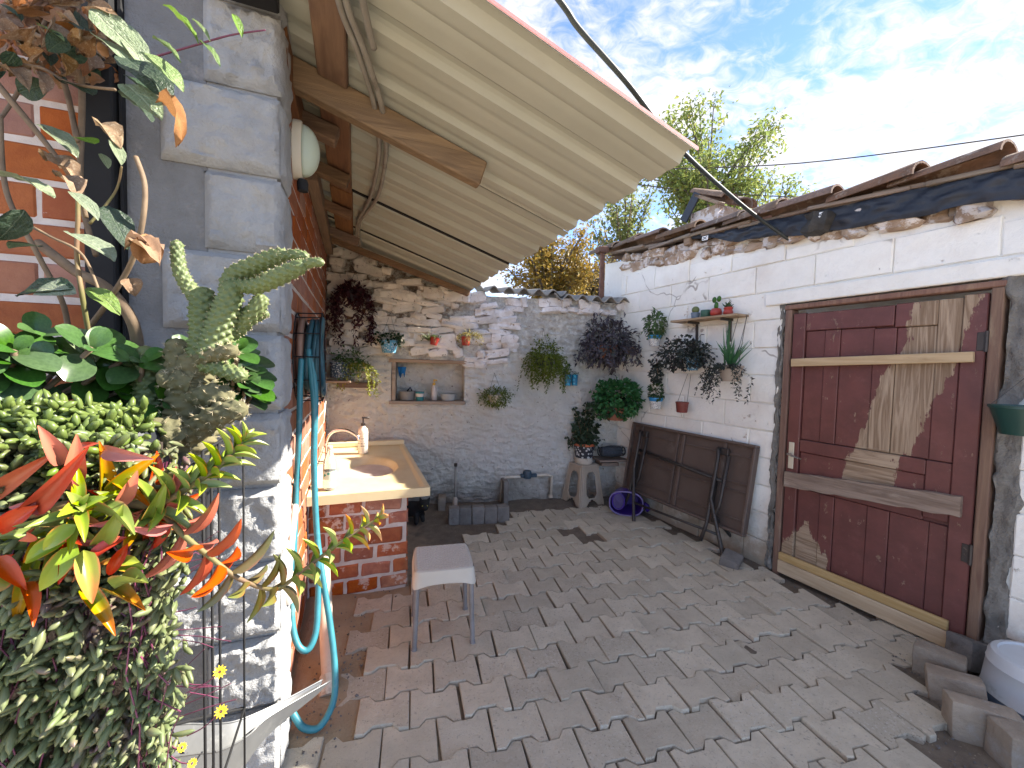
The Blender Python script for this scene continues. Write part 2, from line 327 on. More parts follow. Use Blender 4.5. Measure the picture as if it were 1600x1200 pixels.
pm('pale_plastic', (.54, .50, .44), (.50, .46, .40), 6, .5, .1, 30, .003, rn=0)
pm('beige_plastic', (.43, .355, .28), (.385, .315, .245), 5, .5, .15, 30, .003, c3=(.28, .23, .18), c3sc=7, c3a=.6, c3b=.8, rn=0)
pm('grey_leg', (.26, .25, .255), (.20, .19, .19), 14, .5, .2, metal=.2)
pm('hose_blue', (.038, .205, .25), (.03, .165, .205), 20, .42, .2, 60, .002, c3=(.11, .24, .25), c3sc=9)
pm('hose_dark', (.03, .11, .14), (.025, .085, .11), 20, .5, .2, 60, .002)
pm('hose_tan', (.33, .20, .14), (.26, .155, .11), 20, .6, .2)
pm('pvc', (.60, .50, .41), (.52, .42, .33), 8, .55, .2, 40, .003, c3=(.40, .29, .20), c3sc=6)
pm('pvc_white', (.66, .60, .52), (.54, .48, .40), 8, .6, .3, 40, .003, c3=(.36, .28, .2), c3sc=9)
pm('galv', (.25, .255, .255), (.20, .205, .21), 9, .42, .12, 30, .003, c3=(.30, .305, .30), c3sc=14, rn=0, metal=.6)
pm('table_brown', (.115, .082, .068), (.092, .064, .053), 5, .55, .15, 60, .003, c3=(.15, .115, .095), c3sc=5)
pm('steel_dark', (.065, .055, .05), (.045, .038, .035), 20, .5, .2, metal=.4, c3=(.20, .15, .12), c3sc=20, c3a=.6, c3b=.7)
pm('purple_plastic', (.060, .022, .26), (.05, .018, .21), 5, .38, .05, rn=0)
pm('purple_pale', (.20, .16, .36), (.17, .13, .31), 5, .45, .05, rn=0)
pm('dark_plastic', (.03, .033, .04), (.02, .022, .028), 8, .5, .1)
pm('soil', (.06, .042, .03), (.035, .025, .018), 30, .95, .8, 80, .01)
pm('stem_brown', (.24, .17, .105), (.16, .11, .068), 20, .8, .5, 60, .003)
pm('stem_green', (.17, .17, .055), (.21, .12, .07), 12, .7, .2, 60, .002)
pm('stem_purple', (.20, .045, .10), (.13, .03, .065), 12, .5, .1)
pm('red_plastic', (.42, .045, .03), (.36, .038, .026), 6, .45, .08, c3=(.28, .04, .03), rn=.05)
pm('red_dark', (.19, .035, .028), (.15, .028, .022), 6, .5, .1, c3=(.26, .1, .07), c3sc=6)
pm('teal_plastic', (.05, .26, .28), (.045, .22, .24), 6, .4, .05)
pm('green_pot', (.035, .115, .075), (.03, .095, .062), 6, .5, .1)
pm('dark_green_pot', (.012, .055, .045), (.01, .045, .038), 6, .4, .05)
pm('beige_pot', (.44, .36, .29), (.38, .305, .24), 6, .7, .3, c3=(.27, .22, .17), c3sc=8)
pm('blue_grey_pot', (.16, .21, .27), (.12, .165, .22), 6, .55, .1)
pm('orange_plastic', (.60, .16, .07), (.52, .13, .055), 6, .5, .1)
pm('terracotta', (.36, .15, .09), (.29, .115, .07), 8, .85, .3)
pm('cat_fur', (.006, .006, .0065), (.011, .0105, .01), 60, .75, .8, 220, .004, rn=0)
pm('cat_eye', (.5, .42, .08), (.42, .36, .06), 30, .1, 0, rn=0)
pm('yellow_petal', (.80, .55, .01), (.75, .47, .008), 30, .6, 0)
pm('conduit', (.30, .275, .235), (.24, .215, .185), 9, .6, .3, 60, .002, c3=(.16, .14, .115), c3sc=10)
pm('cable_black', (.018, .02, .018), (.03, .033, .028), 9, .55, .1)
pm('wire_dark', (.05, .045, .04), (.035, .03, .028), 9, .6, 0)
pm('lamp_base', (.60, .53, .40), (.54, .47, .35), 9, .6, .1)
pm('bucket_white', (.55, .57, .60), (.48, .50, .53), 4, .45, .1, 30, .002, c3=(.36, .37, .38), c3sc=6, rn=0)
pm('bucket_blue', (.10, .14, .21), (.16, .20, .26), 5, .5, .1, rn=0)
pm('soap_dark', (.03, .02, .018), (.025, .016, .015), 9, .35, 0)
pm('cloth_blue', (.01, .17, .42), (.008, .13, .34), 20, .8, .3)
pm('yellow_plastic', (.62, .36, .02), (.55, .31, .015), 9, .45, 0)
def glassy(name, colr, rough, tr, ior=1.3):
    t = NT(name); t.base(colr, rough); t.p.inputs['Transmission Weight'].default_value = tr; t.p.inputs['IOR'].default_value = ior; return t
glassy('clear_plastic', (.88, .93, .92, 1), .12, .8, 1.12); glassy('cloudy_plastic', (.72, .72, .70, 1), .3, .5, 1.2); glassy('lamp_glass', (.62, .70, .56, 1), .28, .25)
# blue enamel with pale flowers
def floral(name, bg, fl, sc, z0=None, top=None):
    t = NT(name); v = t.node('ShaderNodeTexVoronoi'); v.inputs['Scale'].default_value = sc; t.l.new(t.co(), v.inputs['Vector'])
    c = t.mix(t.ramp(t.math('ADD', v.outputs['Distance'], t.math('MULTIPLY', t.noise(sc*3, 2), .35)), .50, .58, 1., 0.), bg, fl)
    if z0 is not None: c = t.mix(t.ramp(t.xyz()[2], z0, z0+.003), c, top)
    t.base(c, .4); return t
floral('floral_blue', (.05, .20, .33), (.55, .62, .64), 75); floral('floral_navy', (.02, .055, .10), (.42, .48, .50), 70); floral('floral_sky', (.08, .30, .45), (.60, .66, .68), 65)
floral('floral_band', (.62, .62, .60), (.10, .13, .17), 120, -.035, (.02, .22, .46)); floral('printed_bucket', (.018, .022, .034), (.55, .56, .56), 34)
floral('floral_teal', (.015, .16, .30), (.05, .42, .62), 40)
t = NT('soap_white'); z = t.xyz()[2]; lines = t.math('MULTIPLY', t.math('MULTIPLY', t.ramp(t.math('SINE', t.math('MULTIPLY', z, 330)), .3, .6), t.ramp(t.noise(95, 3, .6), .5, .56)), t.math('MULTIPLY', t.ramp(z, .05, .055), t.ramp(z, .165, .17, 1., 0.)))
t.base(t.mix(lines, (.74, .66, .56), (.10, .085, .08)), .35)
leafmat('leaf_dark', (.028, .062, .028), (.045, .092, .036)); leafmat('leaf_mid', (.058, .125, .032), (.09, .17, .045), (.14, .20, .05))
leafmat('leaf_olive', (.12, .155, .04), (.085, .115, .034), (.17, .19, .055)); leafmat('leaf_yellow', (.30, .31, .05), (.22, .26, .05), (.40, .30, .09))
leafmat('leaf_straw', (.36, .29, .11), (.26, .22, .08), (.18, .19, .06)); leafmat('leaf_purple', (.058, .046, .068), (.085, .074, .094), (.05, .065, .06), .12)
leafmat('leaf_burgundy', (.062, .020, .024), (.040, .016, .018), None, .15); leafmat('leaf_black', (.022, .03, .026), (.036, .046, .038), (.05, .035, .045), .12)
leafmat('leaf_green', (.045, .13, .06), (.065, .155, .06), None, .2); leafmat('leaf_tree', (.17, .24, .06), (.24, .29, .075), (.36, .33, .08), .45)
leafmat('leaf_autumn', (.36, .26, .11), (.28, .20, .085), (.22, .21, .08), .4)
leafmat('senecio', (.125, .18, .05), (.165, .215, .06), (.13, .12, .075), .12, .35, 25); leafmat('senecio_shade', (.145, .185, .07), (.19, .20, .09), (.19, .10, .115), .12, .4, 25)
leafmat('jade', (.040, .095, .022), (.058, .13, .030), None, .12, .28, 12); leafmat('dry_leaf', (.33, .22, .13), (.22, .13, .07), (.40, .30, .20), .25, .8, 40)
leafmat('dry_orange', (.36, .19, .10), (.28, .14, .07), None, .25, .8, 40)
# fleshy leaves of the red plant: object coordinate x runs from base to tip
def campfire(name, cb, ct, edge):
    t = NT(name); X = t.xyz(); c = t.mix(t.ramp(t.math('ADD', X[0], t.math('MULTIPLY', t.noise(6, 3), .3)), .5, 1.15), cb, ct)
    c = t.mix(t.ramp(t.math('ABSOLUTE', X[1]), .36, .5), c, edge); c = t.vary(c, .10, .01); t.base(c, .35)
    q = t.node('ShaderNodeBsdfTranslucent'); t.l.new(c, q.inputs[0]); mx = t.node('ShaderNodeMixShader'); mx.inputs[0].default_value = .18
    t.l.new(t.p.outputs[0], mx.inputs[1]); t.l.new(q.outputs[0], mx.inputs[2]); t.l.new(mx.outputs[0], t.out.inputs[0])
campfire('camp_green', (.20, .30, .035), (.30, .36, .04), (.55, .26, .06)); campfire('camp_mixed', (.26, .29, .04), (.58, .22, .06), (.60, .22, .07)); campfire('camp_red', (.55, .13, .07), (.60, .10, .05), (.50, .07, .05)); campfire('camp_dull', (.20, .16, .05), (.15, .17, .05), (.30, .13, .05))
# broad vine leaves: pale midrib and side veins
def vinemat(name, c1, c2, vein):
    t = NT(name); X = t.xyz(); ay = t.math('ABSOLUTE', X[1]); c = t.mix(t.ramp(t.noise(3.5, 5), .35, .7), c1, c2)
    sv = t.math('SINE', t.math('MULTIPLY', t.math('SUBTRACT', X[0], t.math('MULTIPLY', ay, .55)), 44)); v = t.math('MAXIMUM', t.ramp(sv, .86, .98, 0., .55), t.ramp(ay, .012, .035, 1., 0.))
    c = t.mix(t.math('MULTIPLY', v, .6), c, vein); c = t.vary(c, .1, .01); t.base(c, .42); t.bump(t.math('SUBTRACT', t.noise(9, 3), t.math('MULTIPLY', v, .6)), .5, .02)
    q = t.node('ShaderNodeBsdfTranslucent'); t.l.new(c, q.inputs[0]); mx = t.node('ShaderNodeMixShader'); mx.inputs[0].default_value = .25
    t.l.new(t.p.outputs[0], mx.inputs[1]); t.l.new(q.outputs[0], mx.inputs[2]); t.l.new(mx.outputs[0], t.out.inputs[0])
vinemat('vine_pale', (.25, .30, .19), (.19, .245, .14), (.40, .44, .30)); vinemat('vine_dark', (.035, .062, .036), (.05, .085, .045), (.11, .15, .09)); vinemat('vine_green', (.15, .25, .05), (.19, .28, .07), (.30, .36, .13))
t = NT('cactus'); X = t.xyz(); c = t.mix(t.ramp(t.noise(10, 4), .3, .7), (.145, .18, .065), (.10, .135, .045)); t.base(c, .55); t.bump(t.noise(90, 3), .3, .004)
pm('cactus_old', (.165, .145, .07), (.105, .10, .048), 20, .85, .6, 60, .006); pm('spine', (.62, .54, .36), (.50, .40, .24), 30, .7, 0)
pm('netting', (.06, .075, .10), (.03, .04, .055), 60, .8, .6, 120, .01); pm('blue_meter', (.04, .075, .11), (.03, .055, .085), 20, .5, .2); pm('soap_plain', (.66, .58, .52), (.58, .50, .45), 20, .4, 0)
floral('floral_label', (.45, .52, .46), (.02, .22, .18), 45); glassy('cloudy_dark', (.34, .34, .33, 1), .35, .35, 1.2)
woodmat('burnt_wood', (.05, .042, .035), (.03, .026, .022), (.075, .065, .055), ax=1, b=1.0)
pm('paver_dark', (.215, .195, .18), (.155, .14, .13), 12, .92, .8, 70, .008, c3=(.11, .09, .07), c3sc=5, rn=.2)
pm('paver_brown', (.31, .255, .20), (.235, .185, .14), 12, .92, .9, 70, .008, c3=(.30, .27, .24), c3sc=6, rn=.15)

# ================================================================== SETTING
# ---- ground: one sheet, fine in the yard, reaching the horizon
xs = [-400, -120, -40, -12, -5, -2.5] + [-1.4 + .045*i for i in range(98)] + [3.6, 5, 9, 20, 60, 150, 400]
ys = [-400, -120, -40, -12, -5, -2, -.5] + [.2 + .045*i for i in range(92)] + [4.8, 6, 9, 20, 60, 150, 400]
mb = MB()
def gz(x, y):
    if -1.5 < x < 3.2 and .1 < y < 4.5:
        z = -.012 + .012*nz((x, y, 0), 3) + .008*nz((x, y, 1), 11)
        z += .035*max(0, 1 - (x+.25)/.35)*max(0, min(1, (y-1)/.6)) if x > -.26 else 0
        z += .03*max(0, 1-abs(y-4.0+.16*(x-.8))/.4)
        return z
    return -.02
mb.vf([(x, y, gz(x, y)) for y in ys for x in xs], [(j*len(xs)+i, j*len(xs)+i+1, (j+1)*len(xs)+i+1, (j+1)*len(xs)+i) for j in range(len(ys)-1) for i in range(len(xs)-1)])
tag(mb.build('ground', 'dirt', None, True), 'bare brown earth round the paving', None, None, 'structure')
# ---- interlocking paving
pav = bpy.data.objects.new('paving', None); col.objects.link(pav); tag(pav, 'grey interlocking block paving of the yard', None, None, 'structure')
PL, PP, PD = .2045, .157, .0155
PYAW = -(21-13.8)
pr = R(PYAW); pav.rotation_euler = (0, 0, pr); pav.location = G(682, 1127.5) + Vector((0, 0, 0))
def paver_mesh(k):
    r = random.Random(k); L2, h = PL/2-.0030, PP/2-.0030; q, e = PL/4, .014
    top = [(-L2, h+PD), (-q-e, h+PD), (-q+e, h-PD), (q-e, h-PD), (q+e, h+PD), (L2, h+PD)]
    poly = [(x, y) for x, y in top] + [(x, -y) for x, y in reversed(top)]
    poly = [(x+r.uniform(-.0018, .0018), y+r.uniform(-.0018, .0018)) for x, y in poly]
    if k % 3 == 0: i = r.choice([0, 5, 6, 11]); poly[i] = (poly[i][0]*.94, poly[i][1]*.93)
    n = len(poly); vs = [(x, y, -.04) for x, y in poly] + [(x, y, -.004) for x, y in poly] + [(x*.976, y*.970, 0) for x, y in poly]
    fs = [(i, (i+1) % n, n+(i+1) % n, n+i) for i in range(n)] + [(n+i, n+(i+1) % n, 2*n+(i+1) % n, 2*n+i) for i in range(n)]
    fs += [tuple(2*n+i for i in (0, 1, 2, 9, 10, 11)), tuple(2*n+i for i in (2, 3, 8, 9)), tuple(2*n+i for i in (3, 4, 5, 6, 7, 8))]
    m = MB(); m.vf(vs, [f[::-1] for f in fs]); me = m.mesh('paver', 'paver'); return me
def fixn(me):
    b = bmesh.new(); b.from_mesh(me); bmesh.ops.recalc_face_normals(b, faces=b.faces[:]); b.to_mesh(me); b.free(); return me
PM = [fixn(paver_mesh(k)) for k in range(9)]
def inpoly(p, poly):
    c = False; j = len(poly)-1
    for i in range(len(poly)):
        if (poly[i].y > p.y) != (poly[j].y > p.y) and p.x < (poly[j].x-poly[i].x)*(p.y-poly[i].y)/(poly[j].y-poly[i].y)+poly[i].x: c = not c
        j = i
    return c
edge = [G(*q) for q in ((400, 1230), (520, 1135), (530, 1060), (545, 1010), (560, 960), (640, 905), (700, 880), (705, 850), (760, 832), (800, 822), (806, 800), (870, 795), (950, 785), (1040, 822), (1120, 862), (1180, 890), (1240, 915), (1510, 1008), (1440, 1050), (1430, 1100), (1470, 1170), (1560, 1260))]
edge += [Vector((2.4, -.2, 0)), Vector((2.4, -5.5, 0)), Vector((-3.5, -5.5, 0)), Vector((-3.5, .2, 0)), Vector((-.6, .3, 0)), Vector((-.35, 1.2, 0))]
gaps = [G(*q) for q in ((868, 838), (893, 826), (920, 842), (1080, 880))]
pm_list = []
for j in range(-48, 26):
    for i in range(-26, 20):
        lx = (i + (.5 if j % 2 else 0))*PL - PL/2; ly = j*PP - PP/2 
        wp = Vector((lx*math.cos(pr)-ly*math.sin(pr), lx*math.sin(pr)+ly*math.cos(pr), 0)) + pav.location
        if not inpoly(wp, edge) or any((wp-g).length < .07 for g in gaps): continue
        pm_list.append(((wp-Vector((.9, 1.9, 0))).length + (9 if wp.dot(_f0) < .9 else 0), lx, ly, wp))
pm_list.sort(key=lambda q: q[0]); rest = MB()
for k, (d, lx, ly, wp) in enumerate(pm_list):
    zz = .008 + U(-.0055, .0055) + .014*nz(wp, 1.3)
    loc = (lx+U(-.002, .002), ly+U(-.002, .002), zz); rot = (R(U(-2, 2)), R(U(-2, 2)), R(U(-1.1, 1.1)) + (math.pi if rnd.random() < .5 else 0))
    if k < 300: inst('paver', rnd.choice(PM), pav, loc, rot)
    else:
        me = rnd.choice(PM); X = Matrix.Translation(loc) @ Euler(rot).to_matrix().to_4x4()
        rest.vf([X @ v.co for v in me.vertices], [tuple(p.vertices) for p in me.polygons])
if rest.v: tag(rest.build('pavers', 'paver', pav), kind='stuff')

# ---- crumbs of stone and earth along the edges of the paving
gv = MB()
for _ in range(900):
    i = rnd.randrange(21); p = edge[i].lerp(edge[i+1], rnd.random()) + Vector((rnd.gauss(0, .07), rnd.gauss(0, .07), 0)); r_ = U(.0015, .0065)*(1.6 if rnd.random() < .06 else 1)
    zz = gz(p.x, p.y) + (.012 if inpoly(p, edge) else .002); o_ = rv(1).normalized(); M3 = Euler((U(0, 6), U(0, 6), U(0, 6))).to_matrix()
    gv.vf([Vector((p.x, p.y, zz)) + M3 @ (Vector(q)*r_*U(.7, 1.3)) for q in ((1, 0, 0), (-1, 0, 0), (0, 1, 0), (0, -1, 0), (0, 0, .8), (0, 0, -.8))], [(0, 2, 4), (2, 1, 4), (1, 3, 4), (3, 0, 4), (2, 0, 5), (1, 2, 5), (3, 1, 5), (0, 3, 5)])
tag(gv.build('gravel', 'paver_dark', None), 'crumbs of stone scattered along the edges of the paving', 'gravel', None, 'stuff')
# ---- generic pieces
def chunk(name, w_, d_, h_, k, mats, amp=.12, sub=2, flat=.5, ang=40):       # an irregular stone
    r = random.Random(k); bm = bmesh.new(); bmesh.ops.create_cube(bm, size=1)
    bmesh.ops.subdivide_edges(bm, edges=bm.edges[:], cuts=sub, use_grid_fill=True)
    off = Vector((r.uniform(0, 50),)*3)
    for v in bm.verts:
        p = v.co.copy(); s = p.normalized()*.62; p = p.lerp(s, flat); p *= 1 + amp*1.6*noise.noise(p*2.1+off); v.co = Vector((p.x*w_, p.y*d_, p.z*h_))
    me = bpy.data.meshes.new(name); bm.to_mesh(me); bm.free(); me.materials.append(M[mats]); me.polygons.foreach_set('use_smooth', [True]*len(me.polygons)); me.set_sharp_from_angle(angle=R(ang)); return me
def slab(w_, h_, d_, k, jit=.004, ch=.008, nx=3, nz_=2):            # a block face with soft uneven edges; front at y=0, centre in x,z
    r = random.Random(k); m = MB(); nx += 2; nz_ += 2
    X = [-w_/2, -w_/2+ch] + [-w_/2 + w_*i/(nx-3) for i in range(1, nx-3)] + [w_/2-ch, w_/2]; Z = [-h_/2, -h_/2+ch] + [-h_/2 + h_*i/(nz_-3) for i in range(1, nz_-3)] + [h_/2-ch, h_/2]
    vs = []
    for b, z in enumerate(Z):
        for a, x in enumerate(X):
            e = a in (0, len(X)-1) or b in (0, len(Z)-1); y = ch if e else r.uniform(-jit, jit)
            vs.append((x+r.uniform(-jit, jit)*.6, y, z+r.uniform(-jit, jit)*.6))
    n = len(X); fs = [(b*n+a, b*n+a+1, (b+1)*n+a+1, (b+1)*n+a) for b in range(len(Z)-1) for a in range(n-1)]
    ring = [a for a in range(n)] + [b*n+n-1 for b in range(1, len(Z))] + [(len(Z)-1)*n+a for a in range(n-2, -1, -1)] + [b*n for b in range(len(Z)-2, 0, -1)]
    k0 = len(vs); vs += [(vs[i][0], d_, vs[i][2]) for i in ring]; q = len(ring)
    fs += [(ring[(i+1) % q], ring[i], k0+i, k0+(i+1) % q) for i in range(q)]; m.vf(vs, fs); return m

# ---- house at the left: stamped brick side wall and front, quoins
house = thing('brick_house', 'red brick patterned house with grey stone quoins at its corner', 'house', (-.255, 1.52, 0))
sw = MB().box(-.25, 0, .002, 2.95, -.1, 2.47).build('side_wall', 'white_mortar', house)
BM = [slab(.205, .088, .02, k, .0022, .005, 2, 2).mesh('brick', 'red_brick') for k in range(8)]
HB = [slab(.10, .088, .02, 20+k, .0022, .005, 1, 2).mesh('brick', 'red_brick') for k in range(4)]
spots = []
for c_ in range(24):
    z = .03 + c_*.106 + .045
    for i in range(16):
        y = .06 + (i + (.5 if c_ % 2 else 0))*.219 + .1
        if y < 2.72: spots.append((y, z))
spots.sort(key=lambda s: (s[0]**1.0)+abs(s[1]-1.3)*.25); rest = MB()
for k, (y, z) in enumerate(spots):
    zz = z + .006*nz((y, z, 0), 3); me = rnd.choice(BM); Mx = Matrix.Translation((.0055, y, zz)) @ Euler((0, R(U(-1, 1)), R(90)+R(U(-1.2, 1.2)))).to_matrix().to_4x4()
    if k < 300: inst('brick', me, sw, mw=Mx)
    else: rest.vf([Mx @ v.co for v in me.vertices], [tuple(p.vertices) for p in me.polygons])
if rest.v: tag(rest.build('bricks', 'red_brick', sw), kind='stuff')
fwl = MB().box(-2.6, -.251, 0, .25, -.1, 2.9).build('front_wall', 'white_mortar', house)
for c_ in range(20):
    z = .66 + c_*.105
    for i in range(8):
        x = -.547 - (i + (.5 if c_ % 2 else 0))*.219
        if i == 0 and c_ % 2: inst('brick', rnd.choice(HB), fwl, (-.494, -.0045, z), (0, R(U(-1, 1)), 0))
        if x > -.4: inst('brick', rnd.choice(HB), fwl, (-.493, -.0045, z), (0, R(U(-1, 1)), 0))
        else: inst('brick', rnd.choice(BM), fwl, (x, -.0045, z+.004*nz((x, z, 0), 4)), (0, R(U(-1, 1)), 0))
MB().box(-.355, -.165, -.012, .02, -.05, 2.9).build('render_strip', 'render_grey', house)
MB().box(-.435, -.37, -.05, .02, -.05, 2.9, bev=.004).box(-.363, -.356, -.03, .0, -.05, 2.9).build('downpipe', 'black_metal', house)
zq = .02; k = 0
def quoin(wd, h, dp, k):           # rock-faced corner stone: front at y=-dp, right side at x=+.04
    m = MB(); nx, nzv, ny = 30, 24, 12; e = .020
    def fr(u, v):
        x = -wd + (wd+.04)*u; z = h*v; ed = min(u*(wd+.04), (1-u)*(wd+.04), z, h-z); b = min(1, ed/e)
        return (x + (-.012 if u == 1 else 0), -dp + (1-b)*.028 - b*.013*(noise.noise(Vector((x*20+k*3, z*20, k)))+.7*noise.noise(Vector((x*48, z*48, k)))+.4*noise.noise(Vector((x*110, z*110, k)))), z)
    def sd(u, v):
        y = -dp+.028 + .17*u; z = h*v; ed = min(z, h-z, u*.17+.004); b = min(1, ed/e)
        return (.04 - .012*(1-b) + b*.008*noise.noise(Vector((y*25, z*25, k+9))), y, z)
    m.grid(nx, nzv, fr); m.grid(ny, nzv, sd)
    m.box(-wd, .030, -dp+.028, .14, .001, h-.001); return m
while zq < 2.72:
    h = (.245, .24, .25)[k % 3]; wd = .275 if k % 2 == 0 else .17
    quoin(wd, h-.012, .045, k).build('quoin_stone', 'quoin', house, True, 50, loc=(0, 0, zq)); zq += h; k += 1
MB().box(-.164, .020, -.010, .13, 0, 2.75).build('quoin_backing', 'quoin', house)
MB().box(-.115, .035, -.14, -.06, 2.44, 2.56, bev=.005).build('junction_box', 'black_metal', house)

# ---- whitewashed rubble wall at the back with a niche
BWL = 2.99
bwall = thing('stone_wall', 'whitewashed rubble stone wall with a shelf niche across the back of the yard', 'wall', BW.o, BW.rz)
nA, nB = BW.px(612, 563), BW.px(724, 628); NX0, NX1, NZ0, NZ1 = nA.x, nB.x, nB.z, nA.z
ztop = lambda x: 2.505 - .322*x if x < 1.28 else 2.092
mb = MB(); nu, nv = 290, 210
def wf(u, v):
    x = u*BWL; z = -.05 + v*(ztop(x)+.05)
    y = .015*nz((x, z, 0), 3.1) + .012*nz((x, z, 3), 9) + .032*abs(nz((x*1.0+z*.5, z*2.4, 5), 6)) + .026*abs(nz((x*.7+.5*z, z*1.8, 8), 13)) + .016*abs(nz((x*.8-.4*z, z*1.6, 18), 24)) + .006*nz((x, z, 9), 40) -.03 - (.05*max(0, .35-z)*nz((x, 0, 0), 4))
    if NX0 < x < NX1 and NZ0 < z < NZ1: y += .2
    return (x, y, z)
mb.grid(nu, nv, wf)
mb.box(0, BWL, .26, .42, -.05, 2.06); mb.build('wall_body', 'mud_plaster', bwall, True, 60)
z = 1.22; k = 0
while z < 2.46:
    h = U(.05, .115); x = U(.0, .06)
    while x < BWL-.05:
        wd = U(.07, .24); cx, cz = x+wd/2, z+h/2
        hid = NX0-.04 < cx < NX1+.04 and cz < NZ1+.05
        keep = (cx < 1.15 and cz > 1.48) or (1.1 < cx < 1.75 and cz > 1.38) or cz > 1.93
        if keep and not hid and cz < ztop(cx)-.02 and rnd.random() < .8:
            yy = .015*nz((cx, cz, 0), 3.1)
            inst('stone', chunk('stone', wd*1.08, .13, h*U(.95, 1.2), k, 'wall_stone', .24, 2, .42, 26), bwall, (cx, yy+.006+U(-.014, .012), cz+U(-.012, .012)), (R(U(-7, 7)), R(U(-13, 13)), R(U(-6, 6))))
        k += 1; x += wd*.97
    z += h*.96
# niche timbers
MB().box(NX0-.03, NX1+.05, -.035, .17, NZ1-.012, NZ1+.022, Matrix.Rotation(R(.4), 4, 'Y'), .004).build('niche_board', 'shelf_wood', bwall)
MB().box(NX0-.015, NX1+.02, -.05, .17, NZ0-.022, NZ0+.008, None, .004).build('niche_board', 'shelf_wood', bwall)
MB().box(NX0+.004, NX0+.04, -.02, .16, NZ0+.009, NZ1-.013, None, .004).build('niche_post', 'shelf_wood', bwall)
# fibre cement capping
def capping(x0, x1, zz, nm, yo=0):
    m = MB(); n = int((x1-x0)/.0125)
    for s in (0, 1):
        m.grid(n, 6, lambda u, v: (x0+(x1-x0)*u, -.10+yo+.62*v, zz + .028*math.sin((x0+(x1-x0)*u)*2*math.pi/.152) - s*.012 + .10*v + .004*nz((u*9, v*3, x0), 2)), s == 1)
    m.grid(n, 2, lambda u, v: (x0+(x1-x0)*u, -.10+yo, zz + .028*math.sin((x0+(x1-x0)*u)*2*math.pi/.152) - .012*v + .004*nz((u*9, 0, x0), 2)), True)
    m.build(nm, 'fibre_cement', bwall, True, 50)
capping(1.39, 2.30, 2.155, 'corrugated_sheet'); capping(2.16, 2.98, 2.115, 'corrugated_sheet', -.03)
MB().box(.0, .42, -.03, .01, 1.80, 1.90, None, .005).build('batten', 'old_timber', bwall)
post = thing('rusty_post', 'rusty square metal post at the corner above the back wall', 'post', BW.pw(940, 440, .05), BW.rz)
MB().box(-.022, .022, -.022, .022, -.35, .36, None, .003).build('shaft', 'rust', post); MB().box(-.06, .05, -.05, .05, .30, .36, None, .004).build('cap', 'rust', post)

# ---- whitewashed block shed along the right
shed = thing('block_shed', 'whitewashed concrete block shed with a tiled roof along the right side', 'shed', RW.o, RW.rz)
D0, D1 = RW.px(1232, 700).x, RW.px(1531, 700).x                     # door leaf, left and right edge
DZ0, DZ1 = .03, 1.83
RWL = 3.7
rz_ = lambda x: 2.55 - .10*x                                        # top of the wall falls towards the near end
core = MB()
for a, b, z0, z1 in ((-.3, D0-.075, -.1, 0), (D0-.075, D1+.10, 1.93, 0), (D1+.10, RWL, -.1, 0)):
    n = max(2, int((b-a)/.3)); top = [(a+(b-a)*i/n) for i in range(n+1)]
    for i in range(n):
        x0, x1 = top[i], top[i+1]; vs = [(x0, .003, z0), (x1, .003, z0), (x1, .003, rz_(x1)), (x0, .003, rz_(x0)), (x0, .25, z0), (x1, .25, z0), (x1, .25, rz_(x1)), (x0, .25, rz_(x0))]
        core.vf(vs, [(0, 1, 2, 3), (7, 6, 5, 4), (3, 2, 6, 7), (1, 0, 4, 5)] + ([(0, 3, 7, 4)] if i == 0 else []) + ([(1, 5, 6, 2)] if i == n-1 else []))
core = core.build('wall', 'whitewash', shed)
MB().box(-.3, RWL, 1.5, 1.7, -.1, 2.3).box(D0-.3, D1+.3, .5, .52, -.1, 2.2).build('far_wall', 'whitewash', shed)
ci = 0
for c_ in range(14):
    z0 = -.02 + c_*.2; x = -.12 - (.2 if c_ % 2 else 0)
    while x < RWL:
        wd = .4 + U(-.006, .006); a, b = x, x+wd; x = b + .006
        for (s, e) in ((a, min(b, D0-.085)), (max(a, D1+.13), b)) if z0 < 1.85 else ((a, b),):
            a2, b2 = max(s, 0.0), min(e, RWL)
            if b2-a2 < .05: continue
            zt_ = rz_((a2+b2)/2) - .10 + .05*nz((a2, c_, 0), 3); h = min(.194, zt_-z0-.01)
            if h < .05: continue
            inst('block', slab(b2-a2, h, .05, ci, .0035, .0055, 4, 3).mesh('block', 'whitewash'), core, ((a2+b2)/2, -.010+U(-.003, .003), z0+h/2), (0, R(U(-.3, .3)), R(U(-.2, .2)))); ci += 1
# lintel and cement round the frame
L0, L1 = RW.px(1199, 478), RW.px(1600, 386)
MB().box(L0.x, RWL, -.030, .05, 1.875, 1.965, None, .006).build('lintel', 'whitewash', shed)
for (x0, x1, za, zb) in ((D0-.105, D0-.055, .0, 1.88), (D1+.052, D1+.135, .0, 1.88)):
    cm = MB(); cm.grid(10, 90, lambda u, v: (x0 + (x1-x0)*u + (.05*nz((u*.3, v*14, x0), 1)+.02*nz((u, v*50, x0), 1))*(1 if u in (0, 1) else .3), -.016 + .022*nz((u*2, v*22, x0+4), 1) + .012*nz((u*7, v*70, x0+4), 1) + (.026 if u in (0, 1) else 0), za+(zb-za)*v))
    cm.build('cement_patch', 'cement', shed, True, 60)
